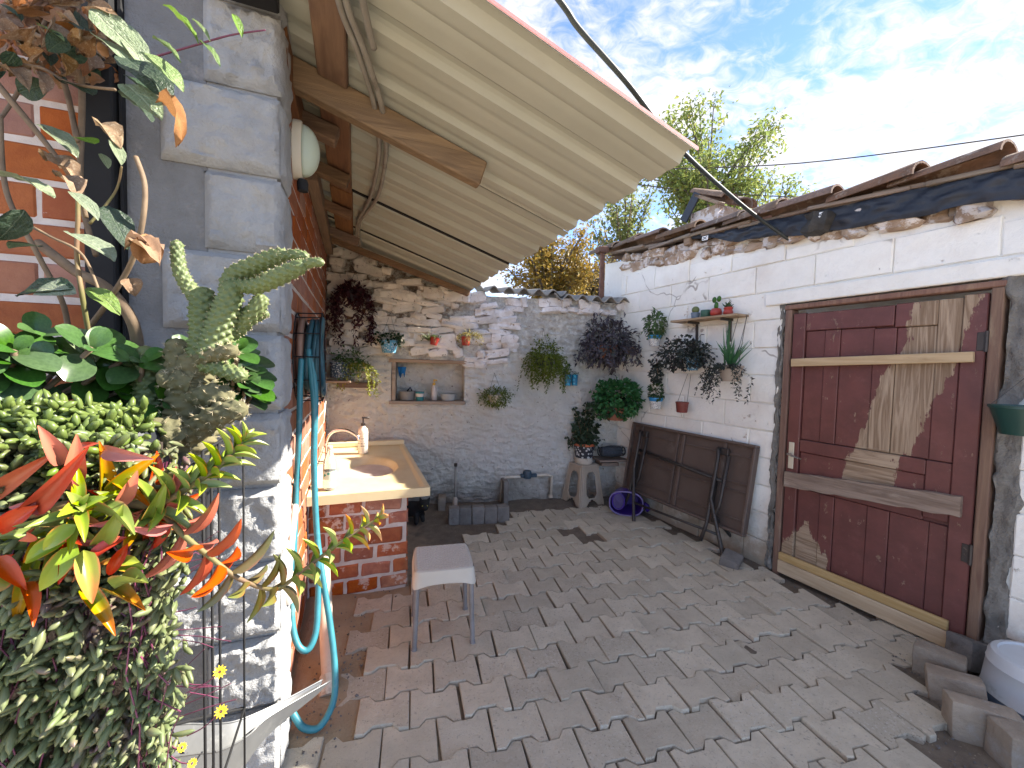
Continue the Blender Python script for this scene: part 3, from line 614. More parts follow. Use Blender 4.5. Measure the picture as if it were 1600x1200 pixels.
# rubble course and roof edge
k = 500
for rr_ in range(2):
    x = .0
    while x < RWL:
        wd = U(.06, .19); h = U(.05, .10); zz = rz_(x+wd/2) - .065 + rr_*.075
        if rnd.random() < .9: inst('rubble_stone', chunk('rubble_stone', wd, .13, h, k, 'rubble', .3, 2, .55), shed, (x+wd/2, .03+U(-.03, .02), zz+U(-.015, .015)), (R(U(-9, 9)), R(U(-9, 9)), R(U(-9, 9))))
        k += 1; x += wd*.93
q = RW.px(1288, 352); inst('beam_end', chunk('beam_end', .17, .25, .13, 91, 'burnt_wood', .3, 3, .6), shed, (q.x, -.02, q.z), (0, R(8), 0))
q = RW.px(1090, 378); MB().bar((q.x-.03, -.10, q.z), (q.x-.03, .2, q.z+.02), .07, .07, bev=.008).build('beam_end', 'weathered_wood', shed)
for (pa, pb, th) in (((1225, 366), (1245, 395), .03), ((1425, 315), (1470, 345), .03), ((1500, 320), (1560, 330), .02)):
    q = RW.px(*pa); MB().box(-.03, .03, -.03, .1, -.06, .06, None, .006).build('packing_piece', 'weathered_wood', shed, loc=(q.x, -.01, q.z))
# deck under the tiles, tiles laid down the slope of the roof (they run along the wall)
def roofz(x): return rz_(x) + .095
deck = MB(); deck.grid(12, 2, lambda u, v: (-.25 + (RWL+.25)*u, -.02 + 1.9*v, roofz(-.25+(RWL+.25)*u)-.01 + .1*v)); deck.grid(12, 2, lambda u, v: (-.25+(RWL+.25)*u, -.02+1.9*v, roofz(-.25+(RWL+.25)*u)-.04 + .1*v), True); deck.build('roof_deck', 'old_timber', shed)
def tile(L, r0, r1, th, k):
    m = MB(); r = random.Random(k); n = 9
    for s, fl in ((0, False), (th, True)):
        m.grid(n, 4, lambda u, v: ((v-.5)*L, -math.cos(math.pi*u)*((r0+(r1-r0)*v)-s), math.sin(math.pi*u)*((r0+(r1-r0)*v)-s)*.72 + .004*noise.noise(Vector((u*3, v*3, k)))), not fl)
    for v in (0, 1):
        rr = r0 if v == 0 else r1
        m.grid(n, 2, lambda u, w_: ((v-.5)*L, -math.cos(math.pi*u)*(rr-th*w_), math.sin(math.pi*u)*(rr-th*w_)*.72), v == 0)
    return m.mesh('roof_tile', 'roof_tile', True, 50)
TM = [tile(.43, .078+U(-.006, .006), .094+U(-.006, .006), .016, k) for k in range(6)]
sl_ = math.atan(.10)
for cidx in range(7):
    yy = -.055 + cidx*.185
    for i in range(12):
        x = RWL - .12 - i*.345 + U(-.05, .05)
        if x < -.25 or (cidx > 0 and rnd.random() < .04): continue
        j = 1.0 if cidx == 0 else .5
        inst('roof_tile', rnd.choice(TM), shed, (x, yy+U(-.02, .02)*j, roofz(x)+.02+.05*cidx*.18+U(0, .022)*j), (R(U(-9, 9))*j, sl_-R(U(2.5, 6)), R(U(-5, 5))*j))
for i in range(13):     # battens and broken slivers under the verge
    x = RWL*(i+.5)/13; L = U(.3, .55)
    MB().box(-L/2, L/2, -.05, .05, -.012, .012, None, .004).build('verge_board', 'weathered_wood', shed, loc=(x, -.045+U(-.02, .03), roofz(x)-.005+U(-.012, .01)), rot=(R(U(-10, 10)), sl_+R(U(-4, 3)), R(U(-6, 6))))
# black membrane hanging out below the tiles
T0 = RW.px(1085, 352).x
tp = MB(); n = 150
def tf(u, v):
    x = T0 + (RWL-T0)*u; drop = (.07 + .075*min(1, (x-T0)/1.0) + .05*nz((x, 0, 0), 4))*(.25+.75*min(1, u*6))
    return (x, -.07 - .02*math.sin(v*2.6) + .030*nz((x*1.3+v*.25, v*.5, 2), 8) + .012*nz((x, v, 7), 22), roofz(x)-.012 - drop*v)
tp.grid(n, 10, tf); tp.grid(n, 10, lambda u, v: Vector(tf(u, v))+Vector((0, .004, 0)), True); tarp = tp.build('roof_membrane', 'tarp', shed, True)
for (a, b) in ((1285, 308), (1105, 342)):
    q = RW.px(a, b, -.112); m = MB()
    m.box(-.028, .028, 0, .001, -.017, .017).build('printed_mark', 'white_paint', shed, loc=(q.x, -.128, roofz(q.x)-.065), rot=(0, R(6), 0))
    MB().box(-.022, .022, -.0015, -.0005, -.002, .002, Matrix.Rotation(R(32), 4, 'Y')).box(-.022, .022, -.003, -.002, -.002, .002, Matrix.Rotation(R(-32), 4, 'Y')).build('printed_mark', 'tarp', shed, loc=(q.x, -.1285, roofz(q.x)-.065), rot=(0, R(6), 0))
# little tiled ridge rising behind the verge
q = RW.px(1095, 318, .25); rg = Vector((q.x, .25, q.z))
rm = MB(); rm.grid(2, 2, lambda u, v: rg + Vector((-.17+.40*u, -.10+.5*v, -.14 + .19*(1-abs(u-.42)*1.2))))
for k in range(4): inst('ridge_tile', TM[k], shed, rg + Vector((.10-.05*(k % 2), .0+.13*k, .02+.03*(k % 2))), (R(U(-6, 6)), R(26), R(U(-8, 8))), (.85, 1, 1))
MB().bar(rg+Vector((-.12, -.08, -.14)), rg+Vector((.03, -.08, .07)), .02, .09, bev=.004).build('ridge_board', 'tarp', shed)
MB().bar(rg+Vector((.0, -.05, .06)), rg+Vector((.26, -.05, -.10)), .08, .03, bev=.004).build('ridge_board', 'weathered_wood', shed)
MB().box(-.09, .20, -.02, .4, -.22, -.07).build('ridge_base', 'rubble', shed, loc=rg)

# ---- plank door of the shed
DW, DH = D1-D0, DZ1-DZ0; dr = MB().box(.004, DW-.004, .0125, .03, 0, DH-.035).build('door', 'door_paint', shed, loc=(D0, 0, DZ0))
def dplank(x0, x1, y0, y1, z0, z1, nm='plank', mt='door_paint', bev=.004):
    return MB().box(x0, x1, y0, y1, z0, z1, None, bev).build(nm, mt, dr)
dplank(0, .085*DW, -.022, .012, .0, DH-.03, 'stile'); dplank(.905*DW, DW, -.022, .012, .0, DH-.02, 'stile')
dplank(.088*DW, .60*DW, -.018, .012, DH-.15, DH-.035, 'rail'); dplank(.605*DW, .80*DW, -.0175, .012, DH-.16, DH-.03, 'rail')
bx = [.088, .215, .31, .50, .615, .80, .902]
for i in range(6): dplank(bx[i]*DW+.001, bx[i+1]*DW-.001, -.006-(.007 if i in (1, 3, 5) else 0), .012, .93, (DH-.153 if i < 3 else DH-.163 if i < 5 else DH-.03), 'panel', bev=.003)
dplank(.088*DW, .79*DW, -.017, .012, .845, .925, 'rail'); dplank(.792*DW, .902*DW, -.016, .012, .62, .925, 'panel')
dplank(.09*DW, .788*DW, -.008, .012, .60, .842, 'panel')
bx = [.088, .24, .33, .52, .635, .82, .902]
for i in range(6): dplank(bx[i]*DW+.001, bx[i+1]*DW-.001, -.006-(.006 if i in (1, 3) else 0), .012, .02, .598, 'panel', bev=.003)
q0, q1 = RW.px(1243, 567), RW.px(1512, 555)
m = MB(); m.bar((.015, -.040, q0.z-DZ0), (.965*DW, -.040, q1.z-DZ0-.01), .028, .052, bev=.003); m.build('batten', 'pale_wood', dr)
q0, q1 = RW.px(1236, 748), RW.px(1505, 790)
def oldb(u, v, s):
    a = v*2*math.pi; x = .012 + (.945*DW)*u; zc_ = (q0.z-DZ0)*(1-u) + (q1.z-DZ0)*u; hh = .052+.008*nz((u*5, 0, 1), 1)
    return (x, -.037 + .016*max(-1, min(1, 1.5*math.cos(a))) + .003*nz((u*9, v*5, 2), 1), zc_ + hh*max(-1, min(1, 1.4*math.sin(a))) + .008*nz((u*12, v*3, 5), 1))
m = MB(); m.grid(26, 17, lambda u, v: oldb(u, v, 0)); m.vf([oldb(0, i/16, 0) for i in range(16)], [tuple(range(16))]); m.vf([oldb(1, i/16, 0) for i in range(16)], [tuple(range(16))[::-1]]); m.build('old_batten', 'weathered_wood', dr, True, 50)
dplank(-.005, .945*DW, -.050, -.0225, -.012, .075, 'bottom_rail', 'pale_wood'); dplank(-.004, .94*DW, -.046, -.0227, .077, .128, 'bottom_rail', 'pale_wood')
hp = MB().box(.018, .052, -.030, -.0222, .72, .90, None, .003).build('handle_plate', 'lamp_base', dr)
MB().tube([(.035, -.03, .82), (.035, -.065, .82)], .009, 8).tube([(.030, -.062, .822), (.085, -.066, .812), (.125, -.066, .805)], [.008, .007, .006], 8).build('handle', 'chrome', dr)
for zz in (.45, 1.5): MB().box(DW-.03, DW+.035, -.027, -.0222, zz, zz+.09, None, .002).tube([(DW+.004, -.03, zz-.005), (DW+.004, -.03, zz+.095)], .008, 8).build('hinge', 'steel_dark', dr)
fr = MB().box(-.055, DW+.055, -.034, .05, DH+.001, DH+.032, None, .005).build('door_frame', 'frame_wood', shed, loc=(D0, 0, DZ0))
for x0 in (-.05, DW+.008): MB().box(x0, x0+.042, -.032, .05, -.05, DH, None, .005).build('jamb', 'frame_wood', fr)

# ---- metal sheet roof over the left side
RX = 1.03; rfz = lambda x: 2.105 + .32*(RX-x)
roof = thing('lean_to_roof', 'cream ribbed metal sheet roof on old timbers sloping over the sink', 'roof', (0, 0, 0))
RIB, RH = .235, .028
def prof(y, Y0):      # ribs stand up: seen from below they are wide shallow grooves
    t = ((y-Y0) % RIB)/RIB
    return RH*max(0, min(1, min((t-.0)/.06, (.32-t)/.06))) + .004*max(0, min(1, min((t-.55)/.03, (.66-t)/.03)))
y0 = 1.05; seams = [1.06, 1.93, 2.74, 3.45, 4.34]
for i in range(4):
    a, b = seams[i]+.0045, seams[i+1]-(.0045 if i < 3 else 0); n = int((b-a)/.012); xo = RX + U(-.015, .01); lift = 0
    m = MB()
    for s in (0, 1):
        m.grid(n, 7, lambda u, v: (-.30+(xo+.30)*v, a+(b-a)*u, rfz(-.30+(xo+.30)*v) + prof(a+(b-a)*u, 1.06) + lift + s*.003 - .012*max(0, v-.8)*nz((u*5, i, 0), 1)), s == 0)
    m.grid(n, 2, lambda u, v: (xo+.0005, a+(b-a)*u, rfz(xo) + prof(a+(b-a)*u, 1.06) + lift + v*.003 - .0024*nz((u*5, i, 0), 1)), True)
    m.build('metal_sheet', 'sheet_cream', roof, True, 25)
for sy in seams[1:4]: MB().bar((-.29, sy, rfz(-.29)+.019), (RX-.02, sy, rfz(RX-.02)+.019), .03, .03).build('seam_shade_bar', 'black_metal', roof)  # added black bars: stand for the shade in the overlaps, block leaking sky
m = MB(); m.grid(2, 12, lambda u, v: (-.30+(RX+.30)*v, 1.058, rfz(-.30+(RX+.30)*v)+.006+.010*u)); m.grid(2, 12, lambda u, v: (-.30+(RX+.30)*v, 1.0545, rfz(-.30+(RX+.30)*v)+.006+.010*u), True); m.build('verge_trim', 'sheet_edge', roof)
ry = 1.735; xe = .505
MB().bar((-.25, ry, rfz(-.25)-.062), (xe, ry, rfz(xe)-.058), .058, .105, bev=.006).build('rafter', 'rafter_wood', roof)
for (xa, xb, ya, yb, dz) in ((-.135, -.03, 1.02, 1.70, .016), (-.145, -.025, 1.78, 2.70, .017), (-.15, -.02, 2.72, 3.75, .02)):
    m = MB(); m.bar(((xa+xb)/2, ya, rfz((xa+xb)/2)-dz), ((xa+xb)/2, yb, rfz((xa+xb)/2)-dz-.004), xb-xa, .026, (.3, 0, 1), .004); m.build('purlin', 'old_timber_y', roof)
for (yy, x1, hh) in ((2.02, -.08, .07), (2.45, -.04, .06), (2.98, -.03, .05), (3.55, .02, .06), (3.80, 1.0, .045)):
    MB().bar((-.25, yy, rfz(-.25)-.075), (x1, yy, rfz(x1)-.072 + (.03 if x1 > .5 else 0)), .07, hh, bev=.005).build('bearer', 'old_timber', roof)
MB().bar((-.235, 1.56, 2.43), (-.235, 2.4, 2.44), .04, .12, bev=.004).build('wall_plate', 'old_timber_y', roof)
MB().bar((-.22, 2.45, 2.40), (-.22, 4.05, 2.40), .06, .09, bev=.004).build('wall_plate', 'old_timber_y', roof)

# ================================================================== THINGS IN THE YARD
# ---- sink counter
CZ = .63
cnt = thing('sink_counter', 'low brick sink counter with a yellow stone basin top by the brick wall', 'sink', (-.255, 2.58, 0))
CX = G(637, 915).x + .255; CY = 1.40
body = MB().box(.005, CX-.012, .012, CY, -.03, CZ-.05).build('base', 'white_mortar', cnt)
OB = [slab(.20, .088, .03, 60+k, .006, .012, 3, 2).mesh('brick', 'old_brick') for k in range(7)]
for c_ in range(6):
    z = .045 + c_*.099; x = .0 - (.09 if c_ % 2 else 0)
    while x < CX-.02:
        wd = U(.17, .23); a, b = max(.01, x), min(CX-.002, x+wd); x += wd+.012
        if b-a > .04: inst('brick', slab(b-a, .086+U(-.008, .006), .03, int(x*999)+c_, .005, .012, 3, 2).mesh('brick', 'old_brick'), body, ((a+b)/2, .002+U(-.003, .003), z+U(-.006, .006)), (0, R(U(-2.5, 2.5)), 0))
    y = .02
    while y < CY-.05:
        wd = U(.18, .23); inst('brick', rnd.choice(OB), body, (CX-.003, y+wd/2, z), (0, 0, R(90)), (wd/.215, 1, 1)); y += wd+.01
# top with lip, a shallow bowl sunk into it
TX0, TX1, TY0, TY1 = .008, .435+.255, -.075, CY+.0
bcx, bcy, brx, bry = .36, .62, .20, .30
m = MB(); nx, ny = 60, 90
def topf(u, v):
    x, y = TX0+(TX1-TX0)*u, TY0+(TY1-TY0)*v; e = math.hypot((x-bcx)/brx, (y-bcy)/bry); z = 0
    if e < 1: z = -.10*(1-e*e)**.55 if e > .35 else -.0965
    z -= .006*max(0, 1-abs(e-1)*4)
    ed = min(x-TX0, TX1-x, y-TY0, TY1-y)
    if ed < .028: z = .013
    elif ed < .045: z += .013*(1-(ed-.028)/.017)
    return (x, y, z)
m.grid(nx, ny, topf); m.box(TX0, TX1, TY0, TY1, -.042, -.001) if False else None
for (x0, x1, y0, y1) in ((TX0, TX1, TY0-.003, TY0), (TX1, TX1+.003, TY0, TY1)): m.box(x0, x1, y0, y1, -.04, .0125)
m.vf([(TX0, TY0, -.04), (TX1, TY0, -.04), (TX1, bcy-bry, -.04), (TX0, bcy-bry, -.04)], [(3, 2, 1, 0)])
m.box(TX0, TX1+.002, TY1-.05, TY1, .008, .05, None, .006)
m.build('basin_top', 'counter_stone', cnt, True, 35, loc=(0, 0, CZ))
m = MB(); m.tube(spline([(.06, .78, CZ), (.06, .78, CZ+.16), (.10, .76, CZ+.24), (.19, .72, CZ+.26), (.27, .69, CZ+.22), (.285, .685, CZ+.19)], 6), .011, 10); fa = m.build('faucet', 'chrome', cnt, True)
MB().lathe([(.02, 0), (.02, .04), (.014, .045), (.012, .10)], 12, cap=(True, True)).build('faucet_base', 'red_plastic', fa, True, 40, loc=(.085, .80, CZ))
# bottles
def at_counter(px, py): p = G(px, py, CZ+.004); return p
p = at_counter(567, 708)
sb = thing('soap_bottle', 'white pump soap bottle with black pump on the back of the sink counter', 'bottle', p)
MB().lathe([(.033, 0), (.038, .006), (.038, .17), (.034, .19), (.018, .205), (.016, .215)], 20, cap=(True, True)).build('bottle', 'soap_white', sb, True, 40)
MB().lathe([(.017, .2155), (.017, .235), (.006, .238), (.006, .275)], 14, cap=(True, True)).bar((-.01, 0, .28), (.045, 0, .276), .016, .014, bev=.003).build('pump', 'soap_dark', sb, True, 40)
sb.scale = (1.08,)*3
p = at_counter(515, 764); pb = thing('plastic_bottle', 'clear plastic water bottle with a green label on the front of the sink counter', 'bottle', p)
MB().lathe([(.030, 0), (.037, .008), (.037, .05), (.035, .055), (.037, .06), (.037, .15), (.034, .175), (.017, .225), (.014, .232), (.014, .245)], 20, cap=(True, True)).build('bottle', 'clear_plastic', pb, True, 40)
MB().lathe([(.0376, .065), (.0376, .115)], 20, cap=(False, False)).build('label_band', 'floral_label', pb, True)
MB().lathe([(.016, .2455), (.016, .262)], 14, cap=(True, True)).build('cap', 'pvc_white', pb, True, 40)

# ---- stool with woven seat in front of the sink
st_ = thing('stool', 'white woven seat plastic stool with four grey metal legs in front of the sink', 'stool', G(690, 985), R(-7))
SH = .40; q = .13
m = MB(); N = 21
def seatf(u, v):
    x, y = (u-.5)*2, (v-.5)*2; w_ = .146; mx = max(abs(x), abs(y)); rr = 1
    wv = (math.sin(u*N*math.pi/1.0)*math.sin(v*N*math.pi/1.0)); inside = mx < .9
    cr_ = 1-.035*(abs(x)*abs(y))**4*1.6
    return (x*w_*cr_, y*w_*cr_, SH + (.0042*wv if inside else -.006*((mx-.9)/.1)**2) - .006*(1-x*x)*(1-y*y) - .0)
m.grid(127, 127, seatf); m.build('seat', 'pale_plastic', st_, True)
m = MB()
def apron(u, v):
    a = u*2*math.pi; c_, s_ = math.cos(a), math.sin(a); k_ = 1/max(abs(c_), abs(s_)); k_ = min(k_, 1.345); x, y = c_*k_, s_*k_
    drop = .060 + .028*(abs(x*y))**3; fl = .146 + .010*v
    return (x*fl, y*fl, SH-.005 - drop*v)
m.grid(65, 5, apron, True); m.grid(65, 5, lambda u, v: Vector(apron(u, v))*1 - Vector((apron(u, v)[0]*.04, apron(u, v)[1]*.04, 0))); m.build('apron', 'pale_plastic', st_, True, 50)
for sx in (-1, 1):
    for sy in (-1, 1): MB().tube([(sx*q, sy*q, SH-.03), (sx*(q+.012), sy*(q+.012), .02)], .0125, 10).tube([(sx*(q+.012), sy*(q+.012), .022), (sx*(q+.013), sy*(q+.013), .0)], .015, 10).build('leg', 'grey_leg', st_, True, 50)

# ---- tall beige plastic stool by the back wall, pot on it
tst = thing('tall_stool', 'beige ribbed plastic stool with cut out sides under the bucket plant', 'stool', G(910, 784), R(10))
TH = .40; tb, tt = .155, .105
m = MB()
for k in range(4):
    Mx = Matrix.Rotation(R(90*k), 4, 'Z')
    # side panel as strips round an oval hole and a foot arch
    def side(u, v):
        z = TH*v; w_ = tb+(tt-tb)*v; x = (u-.5)*2*w_
        return Vector((x, -w_, z))
    n = 24; nv_ = 26
    idx = {}
    for j in range(nv_):
        for i in range(n): idx[(i, j)] = len(m.v); m.v.append(tuple(Mx @ side(i/(n-1), j/(nv_-1))))
    for j in range(nv_-1):
        for i in range(n-1):
            u, v = (i+.5)/(n-1), (j+.5)/(nv_-1); x = (u-.5)*2
            hole = ((abs(x)/.50)**3 + (abs(v-.52)/.33)**3) < 1; arch = v < .15*(1-(x/.55)**2) and abs(x) < .55
            if not hole and not arch: m.f.append((idx[(i, j)], idx[(i+1, j)], idx[(i+1, j+1)], idx[(i, j+1)])); m.m.append(0)
bo = m.build('legs', 'beige_plastic', tst, True, 40); md = bo.modifiers.new('s', 'SOLIDIFY'); md.thickness = .006; md.offset = -1
for k in range(4):
    Mx = Matrix.Rotation(R(90*k+45), 4, 'Z'); rb = MB()
    for dx in (-.016, 0, .016): rb.bar(Mx @ Vector((dx, -tb*1.40, .0)), Mx @ Vector((dx, -tt*1.40, TH-.01)), .008, .008)
    rb.build('rib', 'beige_plastic', tst)
MB().box(-tt-.006, tt+.006, -tt-.006, tt+.006, TH-.012, TH+.012, None, .008).build('seat', 'beige_plastic', tst)

# ---- helpers for pots and foliage
def blob(m, c, r, n, L, W, droop=.2, shell=.55, curl=.2, lo=-1):
    c = Vector(c); r = Vector(r if hasattr(r, '__len__') else (r,)*3)
    for _ in range(n):
        while True:
            d = rv(); 
            if .05 < d.length < 1 and d.z > lo: break
        d.normalize(); t = (shell + (1-shell)*rnd.random()**.6) * (1+.5*noise.noise(d*2.6+c*3+r*9))
        p = c + Vector((d.x*r.x, d.y*r.y, d.z*r.z))*t
        dd = (d + rv(.8) + Vector((0, 0, -droop))).normalized(); nn = (d + Vector((0, 0, .7)) + rv(.5)).normalized()
        s = U(.65, 1.25); m.leaf(p, dd, nn, L*s, W*s, curl, U(.05, .3))
def trail(m, c, n, r0, ln, L, W, step=.018, out=.6, wob=.012, stem=None, front=None):
    c = Vector(c)
    for _ in range(n):
        a = U(0, 2*math.pi); d = Vector((math.cos(a), math.sin(a), 0))
        if front is not None and d.dot(front) < -.2: d = -d
        p = c + d*r0*U(.5, 1); v = (d*out + Vector((0, 0, .35))).normalized(); T = ln*U(.45, 1.05); s = 0; pts = [p.copy()]
        while s < T:
            v = (v + Vector((0, 0, -.28)) + rv(.18)).normalized(); p = p + v*step; s += step; pts.append(p.copy())
            for _k in range(2):
                dd = (v*.3 + rv(1)).normalized(); q = U(.7, 1.2); m.leaf(p + rv(wob*.4), dd, rv(1)+Vector((0, 0, 1)), L*q, W*q)
        if stem is not None and len(pts) > 2: stem.tube(pts[::2] if len(pts) > 4 else pts, .0022, 3, False)
def spikes(m, c, n, L, W, spread=.6, up=1.0):
    for _ in range(n):
        d = Vector((U(-1, 1)*spread, U(-1, 1)*spread, up)).normalized(); ln = L*U(.55, 1.1); p = Vector(c)+rv(.015); sd = d.orthogonal().normalized()
        bend = Vector((d.x, d.y, -.25))*ln*.22; vs = []
        for i in range(5):
            t = i/4; q = p + d*ln*t + bend*t*t; ww = W*(1-t**1.6)*.5+.0006; vs += [q+sd*ww, q-sd*ww]
        m.vf(vs, [(2*i, 2*i+1, 2*i+3, 2*i+2) for i in range(4)])
def pot(parent, rt, rb, h, mat, nm='pot', z=0, soil=True, n=20, handles=False):
    MB().lathe([(rb*.97, -h), (rb, -h+.004), (rt, -.012), (rt*1.05, -.012), (rt*1.05, 0), (rt*.95, 0), (rt*.90, -.03)], n, cap=(True, False)).build(nm, mat, parent, True, 35, loc=(0, 0, z))
    if soil: MB().lathe([(.0, -.018), (rt*.9, -.022)], n, cap=(False, False)).build('soil', 'soil', parent, loc=(0, 0, z))
GW = 'pots and plants hung on the whitewashed walls'
def hung(name, label, fr, px, py, off, cat='potted plant'):
    return thing(name, label, cat, fr.pw(px, py, off), fr.rz, GW)
def hanger(t, z, r, mat='wire_dark', wall=.08):
    m = MB()
    for s in (-1, 1): m.tube([(s*r, 0, 0), (0, wall, z)], .0016, 4)
    m.tube([(0, wall, z), (0, wall+.05, z+.004)], .003, 5); m.build('hanger', mat, t)
def fol(t, m, mat, name='foliage'): return tag(m.build(name, mat, t), kind='stuff')

# bucket plant on the tall stool
bp = thing('bucket_plant', 'ivy in a black printed bucket with orange rim on the beige stool', 'potted plant', tst.location + Vector((0, 0, TH+.013)), R(-15))
MB().lathe([(.085, 0), (.088, .004), (.092, .045), (.087, .05), (.087, .06)], 22, cap=(True, True)).build('stand', 'pvc_white', bp, True, 40)
MB().lathe([(.088, .061), (.092, .064), (.108, .19), (.100, .19)], 24, cap=(True, True)).build('bucket', 'printed_bucket', bp, True, 40)
MB().lathe([(.104, .18), (.116, .196), (.118, .208), (.106, .212), (.098, .196)], 24, cap=(False, True)).build('rim', 'orange_plastic', bp, True, 40)
m, sm = MB(), MB(); 
for (dx, dy, hh) in ((.0, .02, .42), (-.05, .02, .36), (.06, .03, .33), (.02, -.02, .25), (-.09, 0, .2), (.1, .0, .2)):
    pts = spline([(dx*.3, dy*.3, .19), (dx*1.0, dy, .19+hh*.5), (dx*1.4+U(-.03, .03), dy+.02, .19+hh)], 8); sm.tube(pts, .003, 4)
    for p in pts:
        for _ in range(3): d = rv(1); d.z *= .5; m.leaf(p, d, Vector((0, -1, .8))+rv(.5), U(.04, .065), U(.035, .055), .1)
blob(m, (0, 0, .24), (.16, .13, .08), 170, .042, .036, .5)
fol(bp, m, 'leaf_dark'); sm.build('stems', 'stem_green', bp)

# ---- plants on the back wall
t = hung('hanging_plant', 'dark burgundy trailing plant in the top left corner above the sink', BW, 553, 455, -.16); pot(t, .07, .05, .09, 'dark_plastic'); m = MB(); blob(m, (0, 0, -.02), (.09, .07, .10), 170, .05, .022, .5); trail(m, (0, 0, 0), 26, .05, .52, .05, .020); fol(t, m, 'leaf_burgundy'); hanger(t, .2, .06)
t = hung('hanging_plant', 'dark blue flowered pot with yellow green trailing plant on the left corner shelf', BW, 531, 566, -.17); pot(t, .082, .078, .135, 'floral_navy'); m = MB(); blob(m, (.08, 0, .03), (.14, .08, .09), 260, .028, .018, .3); trail(m, (.13, -.02, .02), 16, .05, .22, .022, .016); fol(t, m, 'leaf_mid'); m = MB(); trail(m, (.17, -.05, -.02), 16, .035, .34, .026, .019); fol(t, m, 'leaf_yellow')
p = BW.px(531, 600, -.15); cs = thing('corner_shelf', 'small plank shelf in the left corner carrying the dark blue pot', 'shelf', BW.w(p.x, 0, 0), BW.rz); zz = BW.px(531, 594, -.17).z
MB().box(-.12, .11, -.27, -.03, zz-.02, zz-.001, None, .003).build('board', 'shelf_wood', cs); MB().box(-.05, .30, -.035, -.012, zz-.075, zz-.022, None, .003).build('bracket', 'old_timber', cs)
MB().tube([(-.09, -.24, zz-.02), (-.125, -.26, zz-.45), (-.125, -.27, CZ+.02)], .012, 8).build('prop', 'pvc_white', cs, True)
t = hung('hanging_plant', 'bright blue flowered pot with dark leaves left above the niche', BW, 608, 532, -.13); pot(t, .082, .060, .115, 'floral_sky'); m = MB(); blob(m, (0, 0, .015), (.115, .09, .05), 240, .036, .026, .5); fol(t, m, 'leaf_dark'); hanger(t, .26, .075)
t = hung('hanging_plant', 'tilted red pot spilling thin green shoots to its left above the niche', BW, 680, 527, -.10); m = MB(); m.lathe([(.03, -.075), (.046, 0), (.049, 0), (.042, -.01)], 18, Matrix.Rotation(R(12), 4, 'Y'), (True, False)); m.build('pot', 'red_plastic', t, True, 40); m = MB(); spikes(m, (-.05, 0, -.02), 26, .09, .007, 1.0, .5); trail(m, (-.055, 0, .0), 14, .02, .10, .022, .010); fol(t, m, 'leaf_olive')
t = hung('hanging_plant', 'red pot with straw coloured shoots at the right above the niche', BW, 728, 526, -.10); pot(t, .042, .036, .085, 'red_plastic'); m = MB(); trail(m, (.045, 0, .02), 26, .03, .15, .026, .010); spikes(m, (.03, 0, 0), 22, .09, .006, .9, 1); fol(t, m, 'leaf_straw')
t = hung('hanging_plant', 'small wire hung basket of grey green plant right of the niche', BW, 774, 617, -.13); pot(t, .075, .05, .07, 'pvc_white'); m = MB(); blob(m, (0, 0, -.02), (.14, .11, .10), 520, .032, .014, .5); trail(m, (0, -.02, .02), 22, .08, .16, .026, .010); fol(t, m, 'leaf_olive'); hanger(t, .21, .07)
t = hung('hanging_plant', 'large oval bush of trailing green plant hanging in the middle of the back wall', BW, 851, 560, -.16); pot(t, .085, .065, .10, 'dark_plastic'); m = MB(); blob(m, (0, -.02, -.02), (.18, .13, .21), 1250, .030, .017, .5); trail(m, (0, -.03, .02), 44, .11, .42, .026, .013); fol(t, m, 'leaf_olive'); hanger(t, .30, .06)
t = hung('hanging_plant', 'small teal and blue pots with a sprig between the two big wall bushes', BW, 893, 586, -.09)
MB().lathe([(.030, -.11), (.033, 0), (.036, .004), (.030, 0)], 16, cap=(True, False)).build('pot', 'floral_teal', t, True, 40, loc=(-.037, 0, 0)); MB().lathe([(.030, -.11), (.033, 0), (.036, .004), (.030, 0)], 16, cap=(True, False)).build('pot', 'floral_teal', t, True, 40, loc=(.037, .005, .002)); m = MB(); blob(m, (-.045, 0, .05), (.03, .03, .05), 40, .034, .026); blob(m, (.02, 0, .015), (.05, .04, .02), 30, .02, .014); fol(t, m, 'leaf_dark')
t = hung('hanging_plant', 'large grey purple leaved bush high in the right corner of the back wall', BW, 948, 540, -.22); pot(t, .10, .075, .13, 'terracotta'); m = MB(); blob(m, (0, -.01, .03), (.24, .20, .235), 1100, .066, .026, .35); trail(m, (0, -.04, .0), 26, .15, .36, .055, .022, .03); fol(t, m, 'leaf_purple')
t = hung('hanging_plant', 'dense dark green geranium bush below the purple leaved plant', BW, 963, 628, -.30); pot(t, .11, .085, .13, 'terracotta', z=-.05); m = MB(); blob(m, (0, -.02, .03), (.235, .17, .185), 1150, .046, .044, .1, .62, .1); fol(t, m, 'leaf_green'); m = MB(); blob(m, (-.05, 0, -.04), (.22, .14, .12), 420, .040, .036, .5); fol(t, m, 'leaf_dark')
bb = thing('wall_bracket', 'pale wood offcuts jutting from the corner beside the purple leaved plant', 'bracket', RW.pw(992, 545), RW.rz)
MB().box(-.12, .03, -.10, .01, .0, .022, None, .003).build('board', 'shelf_wood', bb); MB().box(-.10, .035, -.09, .01, -.06, -.002, None, .003).build('board', 'weathered_wood', bb)

